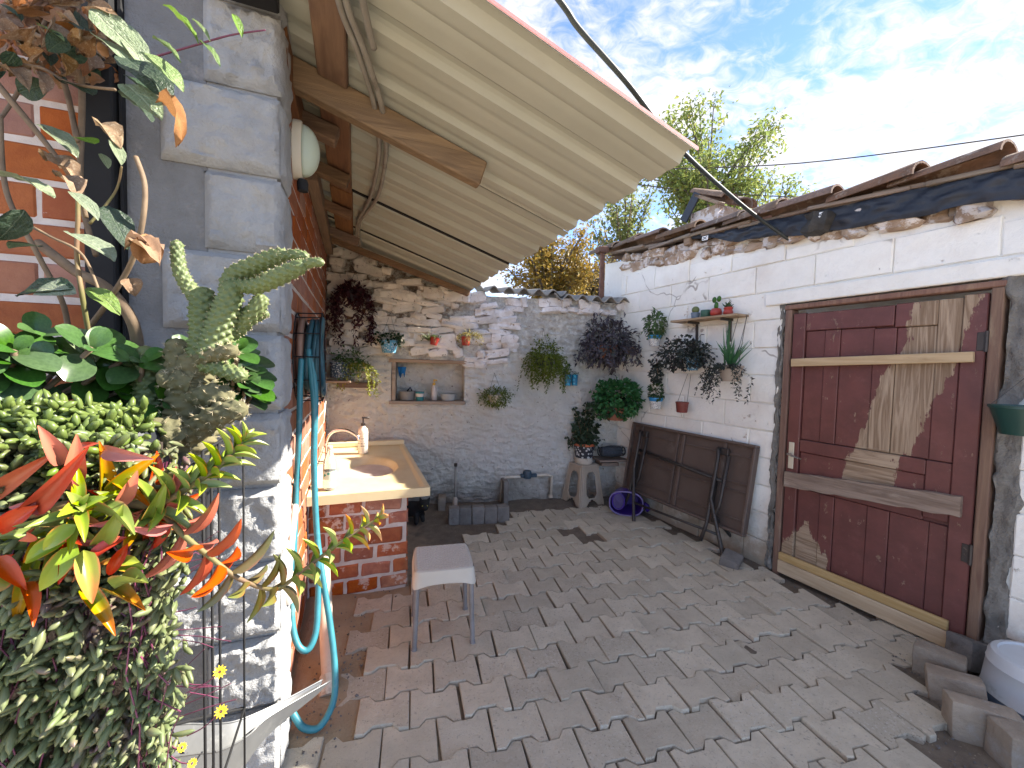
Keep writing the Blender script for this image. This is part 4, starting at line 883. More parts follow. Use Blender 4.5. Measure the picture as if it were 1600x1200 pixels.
# ---- plants on the shed wall
t = hung('hanging_plant', 'bushy bright green plant in a pale blue pot highest on the shed wall', RW, 1023, 524, -.12); pot(t, .060, .045, .10, 'floral_band', n=18); m = MB(); blob(m, (0, 0, .09), (.085, .08, .12), 420, .045, .022, .5); fol(t, m, 'leaf_mid')
t = hung('hanging_plant', 'sprawling dark leaved plant in a blue speckled pot under the cactus shelf', RW, 1083, 556, -.13); pot(t, .058, .043, .12, 'floral_blue'); m = MB(); blob(m, (-.10, -.01, .02), (.22, .10, .13), 900, .030, .027, .3); blob(m, (.06, 0, .0), (.12, .08, .10), 190, .030, .026, .5)
for _ in range(9): trail(m, (.04, 0, .05), 1, .03, .22, .028, .024, .02, 1.6)
fol(t, m, 'leaf_black'); hanger(t, .18, .055)
t = hung('hanging_plant', 'narrow column of dark trailing leaves beside the sprawling plant', RW, 1026, 560, -.09); MB().tube([(0, 0, .0), (.01, .02, -.2)], .005, 5).build('stem', 'stem_brown', t); m = MB(); blob(m, (0, 0, -.02), (.05, .05, .07), 90, .032, .026); blob(m, (.01, 0, -.14), (.055, .05, .09), 190, .032, .026, .5); fol(t, m, 'leaf_black')
t = hung('hanging_plant', 'small dark plant in a white pot with a bright blue band', RW, 1025, 621, -.11); pot(t, .062, .048, .105, 'floral_band'); m = MB(); blob(m, (0, 0, .05), (.065, .06, .07), 150, .036, .024); fol(t, m, 'leaf_dark')
t = hung('hanging_pot', 'empty dark red pot hung low on the shed wall by two wires', RW, 1066, 628, -.10, 'pot'); pot(t, .052, .044, .09, 'red_dark'); m = MB(); m.tube([(-.05, 0, -.005), (.0, .05, .24)], .0016, 4); m.tube([(.05, 0, -.005), (.035, .05, .24)], .0016, 4); m.build('hanger', 'wire_dark', t)
t = hung('hanging_plant', 'beige pot of long spiky blades with a hanging dark tail', RW, 1142, 571, -.13); pot(t, .085, .062, .12, 'beige_pot'); m = MB(); spikes(m, (0, 0, -.02), 46, .24, .014, .55); spikes(m, (-.03, 0, 0), 5, .34, .012, .3); fol(t, m, 'leaf_green'); m = MB(); trail(m, (.01, -.05, -.01), 34, .045, .32, .028, .011, front=Vector((0, -1, 0))); fol(t, m, 'leaf_black')
m = MB(); z1 = RW.px(1140, 497).z - RW.px(1142, 571).z
for (a, b) in ((-.06, -.08), (-.05, .0), (.03, .07), (.06, .065)): m.tube([(a, 0, 0), (b, .06, z1+.0)], .002, 4)
m.build('hanger', 'wire_dark', t)
# shelf with four little pots
s0, s1 = RW.px(1068, 504), RW.px(1172, 494); sh = thing('wall_shelf', 'narrow board shelf on the shed wall holding four small pots', 'shelf', RW.w((s0.x+s1.x)/2, 0, (s0.z+s1.z)/2), RW.rz)
hw = (s1.x-s0.x)/2
MB().box(-hw, hw, -.16, -.012, -.009, .009, None, .002).build('board', 'shelf_wood', sh)
for x in (-hw*.45, hw*.55): MB().box(x-.012, x+.012, -.13, -.012, -.028, -.010).bar((x, -.03, -.03), (x, -.025, -.19), .02, .012, (1, 0, 0)).build('bracket', 'steel_dark', sh)
def shelfpot(label, px, name='small_pot'):
    x = RW.px(px, 498, -.08).x - (s0.x+s1.x)/2
    return thing(name, label, 'potted plant', RW.w((s0.x+s1.x)/2+x, -.085, (s0.z+s1.z)/2+.0095), RW.rz, 'little pots on the wall shelf')
def ballcactus(t, z, r, squash=1):
    m = MB(); m.lathe([(r*.5, 0)] + [(r*math.cos(a)*(1), r*squash*(1+math.sin(a))) for a in [R(-60+15*i) for i in range(10)]] + [(.002, r*squash*2)], 18); ob = m.build('cactus', 'cactus', t, True, loc=(0, 0, z))
t = shelfpot('round cactus in a grey blue pot leftmost on the wall shelf', 1087); pot(t, .034, .030, .052, 'blue_grey_pot', z=.052); ballcactus(t, .045, .030)
t = shelfpot('plain green pot second on the wall shelf', 1103); MB().lathe([(.036, 0), (.039, .004), (.039, .058), (.037, .062), (.034, .062), (.033, .05)], 20, cap=(True, True)).build('pot', 'green_pot', t, True, 40)
t = shelfpot('two eared prickly pear in a round red pot on the wall shelf', 1119); MB().lathe([(.025, 0), (.040, .015), (.044, .035), (.036, .06), (.030, .064), (.026, .055)], 20, cap=(True, True)).build('pot', 'red_plastic', t, True, 40)
m = MB()
for (cx_, cz_, rx_, rz2) in ((0, .085, .020, .034), (-.020, .135, .020, .024), (.022, .137, .020, .024)): m.lathe([(.001, -1)] + [(math.cos(R(a)), math.sin(R(a))) for a in range(-75, 90, 15)] + [(.001, 1)], 14, Matrix.Translation((cx_, 0, cz_)) @ Matrix.Diagonal((rx_, .008, rz2, 1)), (False, False))
m.build('cactus', 'jade', t, True)
t = shelfpot('small spiky plant in a red patterned jar rightmost on the wall shelf', 1138); MB().lathe([(.024, 0), (.034, .012), (.034, .03), (.028, .042), (.034, .055), (.030, .062), (.026, .055)], 18, cap=(True, True)).build('pot', 'red_plastic', t, True, 40); m = MB(); spikes(m, (0, 0, .055), 26, .055, .010, .9); fol(t, m, 'leaf_dark')
t = hung('hanging_pot', 'dark green hanging pot at the right edge beside the shed door', RW, 1596, 634, -.12, 'pot'); pot(t, .095, .06, .13, 'dark_green_pot'); hanger(t, .15, .09, 'wire_dark', .1)

# ---- things in the niche
def niche(px, py, name, label, cat, off=.06):
    p = BW.px(px, py, off); return thing(name, label, cat, BW.w(p.x, off, NZ0+.009), BW.rz)
t = niche(636, 615, 'tub', 'grey translucent tub with a dark rim at the left of the niche', 'tub'); MB().lathe([(.065, 0), (.07, .004), (.08, .085), (.083, .09), (.076, .088), (.066, .01)], 20, cap=(True, False)).build('body', 'cloudy_dark', t, True, 40); MB().tube([(.0, 0, .088), (.03, .01, .125), (.045, .01, .09)], .008, 8).build('scoop', 'dark_plastic', t, True)
t = niche(656, 615, 'cup', 'teal plastic cup in the middle of the niche', 'cup', .02); MB().lathe([(.034, 0), (.036, .003), (.043, .085), (.045, .087), (.041, .086), (.034, .01)], 18, cap=(True, False)).build('body', 'teal_plastic', t, True, 40); MB().lathe([(.0405, .04), (.042, .07)], 18, cap=(False, False)).build('label_band', 'soap_plain', t, True)
t = niche(678, 612, 'soap_dispenser', 'white bottle with a yellow pump standing in the niche', 'bottle', .08); MB().lathe([(.026, 0), (.029, .004), (.029, .12), (.014, .145), (.013, .15)], 16, cap=(True, True)).build('bottle', 'soap_plain', t, True, 40); MB().lathe([(.015, .1505), (.015, .172), (.005, .174), (.005, .20)], 12, cap=(True, True)).bar((-.008, 0, .203), (.03, 0, .2), .014, .012).build('pump', 'yellow_plastic', t, True, 40)
t = niche(700, 617, 'food_tub', 'pale shallow plastic tub at the right of the niche', 'tub', .05); MB().lathe([(.062, 0), (.066, .003), (.075, .06), (.080, .062), (.080, .067), (.072, .064), (.062, .008)], 20, cap=(True, False)).build('body', 'cloudy_plastic', t, True, 40)
p = BW.px(628, 578, .09); t = thing('blue_cloth', 'bright blue cloth hung at the upper left inside the niche', 'cloth', BW.w(p.x, .09, p.z), BW.rz); m = MB(); m.grid(9, 7, lambda u, v: ((u-.5)*.085*(1-.4*v), .02*math.sin(u*9)*(.3+v), .03-.085*v*(1+.3*math.sin(u*7)))); ob = m.build('fold', 'cloth_blue', t, True); ob.modifiers.new('s', 'SOLIDIFY').thickness = .003

# ---- black cat looking out from behind the sink
p = G(661, 814); ct = thing('cat', 'black cat peeking out from behind the sink counter', 'cat', p, R(-14))
def skin(name, nodes, edges, mat, parent, sub=2):
    me = bpy.data.meshes.new(name); me.from_pydata([n[0] for n in nodes], edges, []); ob = bpy.data.objects.new(name, me); col.objects.link(ob)
    ob.modifiers.new('sk', 'SKIN'); s2 = ob.modifiers.new('sb', 'SUBSURF'); s2.levels = s2.render_levels = sub
    for v, n in zip(me.skin_vertices[0].data, nodes): v.radius = n[1] if hasattr(n[1], '__len__') else (n[1], n[1])
    me.skin_vertices[0].data[0].use_root = True
    dg = bpy.context.evaluated_depsgraph_get(); nm = bpy.data.meshes.new_from_object(ob.evaluated_get(dg)); bpy.data.objects.remove(ob)
    nm.materials.clear(); nm.materials.append(M[mat]); nm.polygons.foreach_set('use_smooth', [True]*len(nm.polygons)); return inst(name, nm, parent)
# crouching, body to the left behind the counter, head turned to the camera
cn = [((-.20, .10, .075), .075), ((-.13, .06, .095), .070), ((-.07, .02, .105), .058), ((-.03, -.01, .125), .042), ((.012, -.045, .140), .043), ((.024, -.077, .132), .029), ((.028, -.095, .124), .016),
      ((-.05, -.03, .06), .026), ((-.045, -.07, .02), .018), ((-.04, -.10, .012), .016), ((-.02, .02, .06), .024), ((.0, -.02, .02), .017), ((.005, -.05, .012), .016),
      ((-.20, .04, .04), .045), ((-.15, -.02, .018), .020), ((-.27, .04, .03), .018), ((-.25, -.05, .02), .013),
      ((-.016, -.035, .177), .013), ((-.025, -.03, .202), .004), ((.042, -.030, .175), .013), ((.053, -.025, .200), .004)]
ce = [(0, 1), (1, 2), (2, 3), (3, 4), (4, 5), (5, 6), (2, 7), (7, 8), (8, 9), (2, 10), (10, 11), (11, 12), (0, 13), (13, 14), (0, 15), (15, 16), (4, 17), (17, 18), (4, 19), (19, 20)]
skin('body', cn, ce, 'cat_fur', ct)
ct.scale = (1.12,)*3
for dx in (-.014, .020):
    m = MB(); m.lathe([(.001, -1)] + [(math.cos(R(a)), math.sin(R(a))) for a in range(-60, 90, 30)] + [(.001, 1)], 10, Matrix.Translation((.016+dx, -.088+abs(dx)*.35, .149)) @ Matrix.Diagonal((.0065, .005, .006, 1)), (False, False)); m.build('eye', 'cat_eye', ct, True)

# ---- row of upright blocks round the drain
def upblock(name, label, p, rz, w_=.1, d_=.16, h_=.115, k=0, grp=None, tilt=(0, 0), mt='paver_dark'):
    t = tag(inst(name, chunk2(w_, d_, h_, k, mt), None, p, (tilt[0], tilt[1], rz)), label, 'paving block', grp); return t
def chunk2(w_, d_, h_, k, mt):
    r = random.Random(k); bm = bmesh.new(); bmesh.ops.create_cube(bm, size=1)
    for v in bm.verts: v.co = Vector((v.co.x*w_, v.co.y*d_, (v.co.z+.5)*h_)) + Vector((r.uniform(-.004, .004), r.uniform(-.004, .004), r.uniform(-.004, .004)))
    bmesh.ops.bevel(bm, geom=bm.edges[:], offset=.011, segments=2, profile=.6, affect='EDGES'); bmesh.ops.subdivide_edges(bm, edges=[e for e in bm.edges if e.calc_length() > .05], cuts=2, use_grid_fill=True)
    for v in bm.verts: v.co += v.normal*0 + Vector((noise.noise(v.co*30+Vector((k,)*3)), noise.noise(v.co*30+Vector((k+9,)*3)), noise.noise(v.co*30+Vector((k+5,)*3))))*.0035
    me = bpy.data.meshes.new('block'); bm.to_mesh(me); bm.free(); me.materials.append(M[mt]); me.polygons.foreach_set('use_smooth', [True]*len(me.polygons)); me.set_sharp_from_angle(angle=R(35)); return me
a, b = G(703, 818), G(795, 815); dv = (b-a); rz = math.atan2(dv.y, dv.x)
names = ('leftmost narrow grey block in the upright row by the drain', 'second block from the left in the upright row by the drain', 'darkest block in the middle of the upright row by the drain', 'fourth block in the upright row by the drain', 'rightmost block in the upright row by the drain')
nB = a; off = 0
for i in range(5):
    wd = dv.length/5*(.85 if i == 0 else 1.03); p = a + dv.normalized()*(off+wd/2); off += wd+.004
    upblock('edging_block', names[i], Vector((p.x, p.y+.045, -.03)), rz+R(U(-3, 3)), wd, .09, .165+U(-.006, .006), 200+i, 'upright blocks round the drain')
p = G(699, 800); upblock('edging_block', 'reddish block at the left side of the drain behind the row', Vector((p.x-.03, p.y+.12, -.03)), rz+R(90), .17, .075, .15, 211, 'upright blocks round the drain', mt='paver_brown')
p = G(790, 790); sl2 = thing('stone_slab', 'thin stone slab on edge against the back wall beside the drain', 'stone', BW.w(BW.px(786, 765).x, -.09, 0), BW.rz); inst('slab', chunk2(.05, .17, .26, 220, 'paver_dark'), sl2)
p = BW.px(711, 780, -.16); sp = thing('standpipe', 'thin grey standpipe rising from the drain by the back wall', 'pipe', BW.w(p.x, -.16, 0), BW.rz); MB().tube([(0, 0, 0), (0, 0, .42)], .011, 8).build('pipe', 'conduit', sp, True); MB().lathe([(.016, .42), (.016, .45), (.008, .452)], 8, cap=(True, True)).build('tap', 'steel_dark', sp, True, 40); MB().lathe([(.026, 0), (.024, .10), (.014, .12)], 10, cap=(True, True)).build('collar', 'pvc', sp, True, 40)
q0, q1 = BW.px(787, 746, -.05), BW.px(862, 742, -.05); wp = thing('water_pipe', 'plastic water pipe with a dark blue meter on the back wall', 'pipe', BW.w(q0.x, -.05, 0), BW.rz); L_ = q1.x-q0.x
MB().tube([(-.02, .03, .0), (-.01, .01, q0.z-.03), (.03, 0, q0.z), (L_*.38, 0, q0.z+.005)], .015, 8).tube([(L_*.62, 0, q0.z+.01), (L_*.9, .0, q0.z+.015), (L_, 0, q0.z), (L_-.005, 0, .05)], .016, 8).build('pipe', 'pvc_white', wp, True)
MB().lathe([(.042, -.03), (.045, .0), (.045, .03), (.038, .045)], 14, cap=(True, True)).bar((-.07, 0, -.005), (.10, 0, -.005), .035, .035, bev=.005).build('meter', 'blue_meter', wp, True, 40, loc=(L_*.48, -.01, q0.z+.02))
MB().lathe([(.022, .04), (.022, .07)], 12, cap=(True, True)).build('coupling', 'pvc', wp, True, 40, loc=(L_-.005, 0, 0))

# ---- corner shelf with rolled net, mop bucket
q = BW.px(955, 716, -.14); cs = thing('low_shelf', 'low grey plank shelf in the right corner behind the table', 'shelf', BW.w(q.x, 0, q.z), BW.rz)
MB().box(-.17, .16, -.24, -.01, -.018, 0, None, .003).build('board', 'weathered_wood', cs); MB().box(-.13, .06, -.20, -.01, -.07, -.035, None, .003).build('brace', 'weathered_wood', cs)
q = BW.pw(955, 714, -.15); t = thing('wire_basket', 'dark bundle of netting lying on the low corner shelf', 'bundle', q, BW.rz); m = MB(); m.lathe([(.02, -.13), (.05, -.11), (.058, 0), (.05, .10), (.02, .12)], 14, Matrix.Translation((0, 0, .06)) @ Matrix.Rotation(R(90), 4, 'Y'), (True, True)); m.build('roll', 'netting', t, True, 40); m = MB()
for i in range(9): a = R(i*40); m.tube(spline([(-.12+U(-.02, .02), .03*math.cos(a), .06+.04*math.sin(a)), (0, .06*math.cos(a), .06+.06*math.sin(a)), (.13, .04*math.cos(a), .06+.05*math.sin(a))], 4), .003, 4)
for x in (-.135, .135): m.tube([(x, .04*math.cos(R(k*30)), .06+.04*math.sin(R(k*30))) for k in range(13)], .006, 5)
m.build('wires', 'dark_plastic', t)
# purple mop bucket lying on its side, mouth to the camera
mbk = thing('mop_bucket', 'purple plastic mop bucket with wringer lying on its side by the beige stool', 'bucket', G(978, 800), R(-38))
def ov(u, v, r0=1.0):      # oval section, v from mouth (front, -y) to bottom
    a = u*2*math.pi; s = (1 - .24*v)*r0; n_ = 2.6; ca, sa = math.cos(a), math.sin(a); k_ = (abs(ca)**n_+abs(sa)**n_)**(-1/n_)
    return Vector((.155*s*ca*k_, -.11+.26*v, .118 + .115*s*sa*k_))
m = MB(); m.grid(41, 10, lambda u, v: ov(u, v), True); m.grid(41, 10, lambda u, v: ov(u, v*.985, .965)); bt = [ov(i/40, .985, .965) for i in range(40)]; m.vf(bt, [tuple(range(40))]); bt = [ov(i/40, 1) for i in range(40)]; m.vf(bt, [tuple(range(40))[::-1]]); m.build('body', 'purple_plastic', mbk, True, 50)
m = MB(); m.tube([ov(i/40, 0, .985) + Vector((0, -.003, 0)) for i in range(41)], .008, 6, False); m.build('rim', 'purple_pale', mbk, True)
m = MB(); cc = Vector((-.072, -.115, .135))
m.tube([cc + Vector((.056*math.cos(R(i*15)), 0, .078*math.sin(R(i*15)))) for i in range(25)], .008, 6, False); m.grid(25, 4, lambda u, v: cc + Vector((.054*math.cos(u*2*math.pi)*(1-.25*v), .12*v, .076*math.sin(u*2*math.pi)*(1-.25*v)))); m.build('wringer', 'purple_plastic', mbk, True)
m = MB()
for i in range(-4, 5): x = i*.0105; h = .07*math.sqrt(max(0, 1-(x/.05)**2)); m.tube([cc+Vector((x, .004, -h)), cc+Vector((x, .004, h))], .0018, 4)
for i in range(-6, 7): z = i*.0105; x = .05*math.sqrt(max(0, 1-(z/.072)**2)); m.tube([cc+Vector((-x, .002, z)), cc+Vector((x, .002, z))], .0018, 4)
m.build('grille', 'purple_pale', mbk)
MB().tube([(.165, .05, .09), (.20, .05, .07), (.21, .05, .04), (.19, .05, .02)], .02, 8).build('wheel_lug', 'purple_plastic', mbk, True)

# ---- folding table leaning on the shed wall
ta, tb_ = RW.px(988, 660, -.06), RW.px(1182, 692, -.06); TBL = tb_.x-ta.x
tz1 = .87; tz0 = .20; ft = thing('folding_table', 'brown folding table leaning on its side against the shed wall, underside out', 'table', RW.w(ta.x, -.10, 0), RW.rz); TT = tz1-tz0
tilt = R(9); Tm = Matrix.Translation((0, -.03, tz0)) @ Matrix.Rotation(-tilt, 4, 'X')      # local table: x along, z up the top, y- is underside
def tpart(m, nm, mt, **k): return m.build(nm, mt, ft, mw=Tm, **k)
def tinst(m, nm, mt, smooth=False, auto=None): return inst(nm, m.mesh(nm, mt, smooth, auto), ft, mw=Tm)
tinst(MB().box(.012, TBL-.012, .0, .012, .012, TT-.012, None, .004), 'top', 'table_brown')
m = MB(); m.box(0, TBL, -.035, .016, 0, .022, None, .006); m.box(0, TBL, -.035, .016, TT-.022, TT, None, .006); m.box(0, .022, -.0345, .0155, .02, TT-.02, None, .004); m.box(TBL-.022, TBL, -.0345, .0155, .02, TT-.02, None, .004); tinst(m, 'rim', 'table_brown')
for zz in (.10, .30, .36, .56): tinst(MB().box(.024, TBL-.024, -.012, -.001, TT*zz/.66-.006, TT*zz/.66+.006, None, .002), 'rib', 'table_brown')
for xx in (.10, .44, .49, .80): tinst(MB().box(TBL*xx-.014, TBL*xx+.014, -.016, -.0012, .024, TT-.024, None, .002), 'rib', 'table_brown')
tinst(MB().tube([(TBL*.12, -.04, TT*.62), (TBL*.84, -.04, TT*.52)], .013, 8), 'rail', 'steel_dark', True)
for (xc, s) in ((.135, -1), (.80, 1)):
    m = MB(); m.tube([(TBL*xc-.03, -.05, TT*.88), (TBL*xc-.012, -.065, TT*.86), (TBL*xc+.0, -.075, TT*.8), (TBL*xc-.005, -.085, .0), (TBL*xc-.01-.0, -.115, -.13)], .014, 9); tinst(m, 'leg', 'steel_dark', True)
    m = MB(); m.tube([(TBL*xc+.07, -.045, TT*.82), (TBL*xc+.065, -.065, TT*.25), (TBL*xc+.03, -.075, TT*.05)], .013, 9); tinst(m, 'leg', 'steel_dark', True)
    tinst(MB().box(TBL*xc-.05, TBL*xc+.05, -.04, -.014, TT*.82, TT*.9, None, .004), 'hinge', 'steel_dark')
    tinst(MB().box(TBL*xc-.045, TBL*xc-.012, -.06, -.018, TT*.2, TT*.55, None, .004), 'bracket', 'steel_dark')
p0, p1 = RW.px(988, 812, -.36), RW.px(1128, 870, -.30)
def loc2(px, py):
    q = G(px, py); d = q - ft.location; return Vector((d.dot(RW.ax), d.dot(RW.ay), .012))
fa_, fb_ = loc2(990, 815), loc2(1130, 874); fc_ = loc2(1155, 856)
knee_a, knee_b = Tm @ Vector((TBL*.135, -.085, TT*.35)), Tm @ Vector((TBL*.80, -.085, TT*.30))
MB().tube([knee_a, fa_], .014, 9).tube([fa_-Vector((0, 0, .011)), fa_ + (knee_a-fa_).normalized()*.03], .017, 9).build('foot_leg', 'steel_dark', ft, True, 50)
MB().tube([knee_b, fb_], .015, 9).tube([fb_-Vector((0, 0, .011)), fb_ + (knee_b-fb_).normalized()*.03], .018, 9).build('foot_leg', 'steel_dark', ft, True, 50)
MB().tube([Tm @ Vector((TBL*.82, -.06, TT*.12)), fc_], .014, 9).tube([fc_ - Vector((.03, 0, 0)), fc_ + Vector((.03, 0, .002))], .016, 8).build('foot_leg', 'steel_dark', ft, True, 50)
MB().tube([fa_.lerp(knee_a, .33), fb_.lerp(knee_b, .38)], .011, 8).build('crossbar', 'steel_dark', ft, True)
p = G(1147, 886); upblock('loose_block', 'loose broken paving block lying by the foot of the folding table', Vector((p.x, p.y+.03, .01)), R(28), .17, .13, .065, 231, None, (R(10), R(-7)))

# ---- edging blocks and upturned bucket at the lower right
for i, (px_, py_, rz, w_, d_, h_, lab, tl, mt) in enumerate((
    (1466, 1058, 18, .10, .17, .15, 'pale topped block at the far left end of the edging by the bucket', (0, 0), 'paver_brown'),
    (1495, 1096, 30, .10, .18, .13, 'second edging block leaning next to the pale end block by the bucket', (R(-6), R(6)), 'paver_brown'),
    (1532, 1150, 40, .10, .20, .145, 'long brown faced edging block in front of the upturned bucket', (0, R(3)), 'paver_brown'),
    (1608, 1195, 58, .10, .20, .145, 'edging block nearest the camera cut by the right edge of the picture', (0, 0), 'paver_brown'),
    (1518, 1040, 75, .11, .17, .14, 'grey block slanting behind the pale end block by the bucket', (R(14), R(8)), 'paver_dark'),
    (1562, 1036, 110, .11, .18, .155, 'grey block tipped against the shed wall behind the bucket', (R(-10), R(12)), 'paver_dark'))):
    p = G(px_, py_); upblock('edging_block', lab, Vector((p.x, p.y, -.02)), R(rz), w_, d_, h_, 240+i, 'blocks edging the bed by the door', tl, mt)
p = G(1628, 1118); bk = thing('bucket', 'upturned dirty white plastic bucket inside the block edging', 'bucket', (p.x+.0, p.y, 0))
MB().lathe([(.158, 0), (.160, .004), (.156, .05)], 30, cap=(False, False)).build('lower_band', 'bucket_blue', bk, True); MB().lathe([(.156, .0502), (.158, .054), (.1555, .058), (.145, .17), (.147, .173), (.1445, .177), (.142, .205), (.135, .218), (.118, .222), (.114, .214), (.02, .212)], 30, cap=(False, True)).build('body', 'bucket_white', bk, True, 40)
bk.scale = (1.12, 1.12, 1.02)

# ---- hose on its hanger, pipes on the brick wall
HY = 2.12; q = atY(478, 558, HY); q.x = -.255
hg = thing('hose_hanger', 'round black wire hose hanger on the brick wall', 'hanger', q, LW.rz)
m = MB()
for yy, r_ in ((-.008, .200), (-.112, .205)): m.tube([(r_*.8*math.cos(R(a)), yy, r_*math.sin(R(a))) for a in range(0, 361, 15)], .0035, 6, False)
for a in range(0, 360, 30): m.tube([(.160*math.cos(R(a)), -.008, .2*math.sin(R(a))), (.164*math.cos(R(a)), -.112, .205*math.sin(R(a)))], .003, 5)
m.build('ring', 'black_metal', hg, True); m = MB(); m.grid(32, 2, lambda u, v: (.10*math.cos(u*2*math.pi), -.004-.09*v, .13*math.sin(u*2*math.pi))); m.build('drum', 'rust', hg, True)
hs = thing('garden_hose', 'turquoise garden hose coiled on the hanger and looping down to the ground', 'hose', q, LW.rz)
m = MB()
for k, (yy, r_, ph) in enumerate(((-.076, .150, 0), (-.098, .158, .4), (-.088, .176, .2), (-.066, .172, .7), (-.054, .150, 0), (-.105, .180, 1.))):
    m.tube([(r_*.8*math.cos(R(a)), yy+.008*math.sin(R(a*2)+ph), r_*math.sin(R(a)) + .01*math.sin(R(a*3)+ph)) for a in range(0, 361, 12)], .0115, 8, False)
m.build('coil', 'hose_dark', hs, True)
m = MB(); m.tube([(.155*.8*math.cos(R(a)), -.03, .178*math.sin(R(a))-.005) for a in range(0, 361, 12)], .014, 8, False); m.build('inner_coil', 'hose_tan', hs, True)
def hp_(px, py):
    Y_ = 1.98 if py < 780 else 1.98 - .35*(py-780)/360; w_ = atY(px, py, Y_) - q; w_.x = max(w_.x, .02); w_.z = max(w_.z, .012-q.z)
    return (w_.dot(LW.ax), w_.dot(LW.ay), w_.z)
pts = [hp_(*p) for p in ((482, 545), (487, 590), (491, 640), (490, 720), (493, 800), (498, 880), (497, 940), (493, 990), (480, 1016), (464, 1005), (456, 960), (458, 860), (463, 760), (467, 680), (469, 600), (471, 560))]
MB().tube(spline(pts, 7), .0125, 9).build('loop', 'hose_blue', hs, True)
pts = [hp_(*p) for p in ((486, 555), (493, 620), (491, 720), (495, 830), (504, 900), (515, 970), (523, 1040), (521, 1095), (500, 1135), (476, 1138), (462, 1122), (450, 1100))]
MB().tube(spline(pts, 7), .0125, 9).build('loop', 'hose_blue', hs, True)
p = G(513, 1085); pv = thing('waste_pipe', 'cream plastic waste pipe leaning down from the sink to the ground', 'pipe', p); d0 = Vector((G(503, 930).x-p.x+.02, .62, .30))
MB().tube([(0, 0, .012), (0.0, .06, .05), d0*.5+Vector((0, 0, .03)), d0], .032, 14).build('pipe', 'pvc', pv, True, 50); MB().tube([(0, -.012, .0), (0, .05, .045)], .038, 14).build('collar', 'pvc_white', pv, True, 50)
q = LW.px(446, 905, -.03); t = thing('wall_bracket', 'old cream pipe and bracket low on the brick wall behind the hose', 'bracket', LW.w(q.x, 0, q.z), LW.rz); MB().tube([(-.16, -.02, .04), (-.02, -.04, .03), (.25, -.03, .18)], .013, 8).build('pipe', 'pvc_white', t, True); MB().lathe([(.026, -.07), (.03, -.05), (.024, -.02), (.028, .02), (.02, .03)], 12, cap=(True, True)).build('valve', 'pvc_white', t, True, 40, loc=(-.02, -.04, 0))

# ---- lamp, cables
q = Vector((-.19, 1.70, 2.19)); lp = thing('wall_lamp', 'oval bulkhead lamp with pale green glass high on the brick wall', 'lamp', (-.215, 1.72, 2.17), R(90))
MB().lathe([(.001, 0)] + [(math.cos(R(a)), .0) for a in (0,)] + [(1, .5), (.96, .6)], 24, Matrix.Rotation(R(90), 4, 'X') @ Matrix.Diagonal((.058, .105, .05, 1)), (False, True)).build('base', 'lamp_base', lp, True, 40)
MB().lathe([(.93, 0)] + [(.93*math.cos(R(a)), .93*math.sin(R(a))) for a in range(10, 86, 10)] + [(.01, .93)], 24, Matrix.Translation((0, -.030, 0)) @ Matrix.Rotation(R(90), 4, 'X') @ Matrix.Diagonal((.055, .10, .062, 1)), (True, False)).build('glass', 'lamp_glass', lp, True)
MB().lathe([(.018, -.03), (.02, 0), (.016, .01)], 10, cap=(True, True)).build('socket', 'black_metal', lp, True, 40, loc=(0, -.03, -.115))
w0 = [dep(483, 10, 1.75), dep(484, 40, 1.75), dep(477, 75, 1.75), dep(474, 110, 1.75), dep(474, 145, 1.74)]; lw_ = thing('lamp_wire', 'thin brown wire hanging from the timbers to the lamp', 'wire', w0[-1]); MB().tube([p-w0[-1] for p in spline(w0, 5)], .0025, 5).build('wire', 'stem_brown', lw_, True)
def roofpx(px, py, off): n_ = Vector((.32, 0, 1)); return onp(px, py, n_, 2.105+.32*RX-off)
cp_ = [(520, -40), (535, 20), (557, 75), (575, 130), (585, 165), (592, 215), (590, 260), (578, 310), (560, 345), (557, 370), (562, 400), (563, 450)]
for k, (dx, nm) in enumerate(((0, 'left'), (11, 'right'))):
    pts = [roofpx(a + dx*(1 if i < 8 else .35), b, .035) for i, (a, b) in enumerate(cp_)]; p0 = pts[-1].copy()
    t = thing('conduit', '%s of the two grey conduits running under the metal roof' % nm, 'conduit', p0, 0); MB().tube([p-p0 for p in spline(pts, 5)], .0105, 8).build('tube', 'conduit', t, True)
pts = [roofpx(a, b, .03) for a, b in ((560, -30), (575, 40), (584, 75))]; t = thing('conduit', 'short frayed grey conduit end beside the two long ones', 'conduit', pts[-1]); MB().tube([p-pts[-1] for p in spline(pts, 4)], .011, 8).build('tube', 'conduit', t, True)
e0 = RW.pw(1240, 379, -.02); e1 = dep(1062, 232, 2.2); e2 = dep(980, 130, 1.9); e3 = dep(905, 45, 1.75); e4 = dep(850, -30, 1.6); t = thing('black_cable', 'thick black cable slanting down past the metal roof corner to the shed wall', 'cable', e0); MB().tube([p-e0 for p in spline([e0, dep(1165, 325, 2.75), e1, e2, e3, e4, e4+(e4-e3)*5+Vector((0, 0, -.1)), e4+(e4-e3)*12+Vector((0, 0, .6))], 8)], .0125, 9).build('cable', 'cable_black', t, True)
for lab, a, b, c_ in (('upper overhead wire crossing the sky behind the shed roof', (960, 265, 8.5), (1250, 255, 7.5), (1700, 197, 6)), ('lower overhead wire running behind the metal roof edge', (960, 284, 8.5), (1100, 300, 8.5), (1260, 309, 8))):
    pts = [dep(*a), dep(*b), dep(*c_)]; p0 = pts[0]; t = thing('overhead_wire', lab, 'wire', p0); MB().tube([p-p0 for p in spline(pts, 8)], .011, 5).build('wire', 'wire_dark', t)

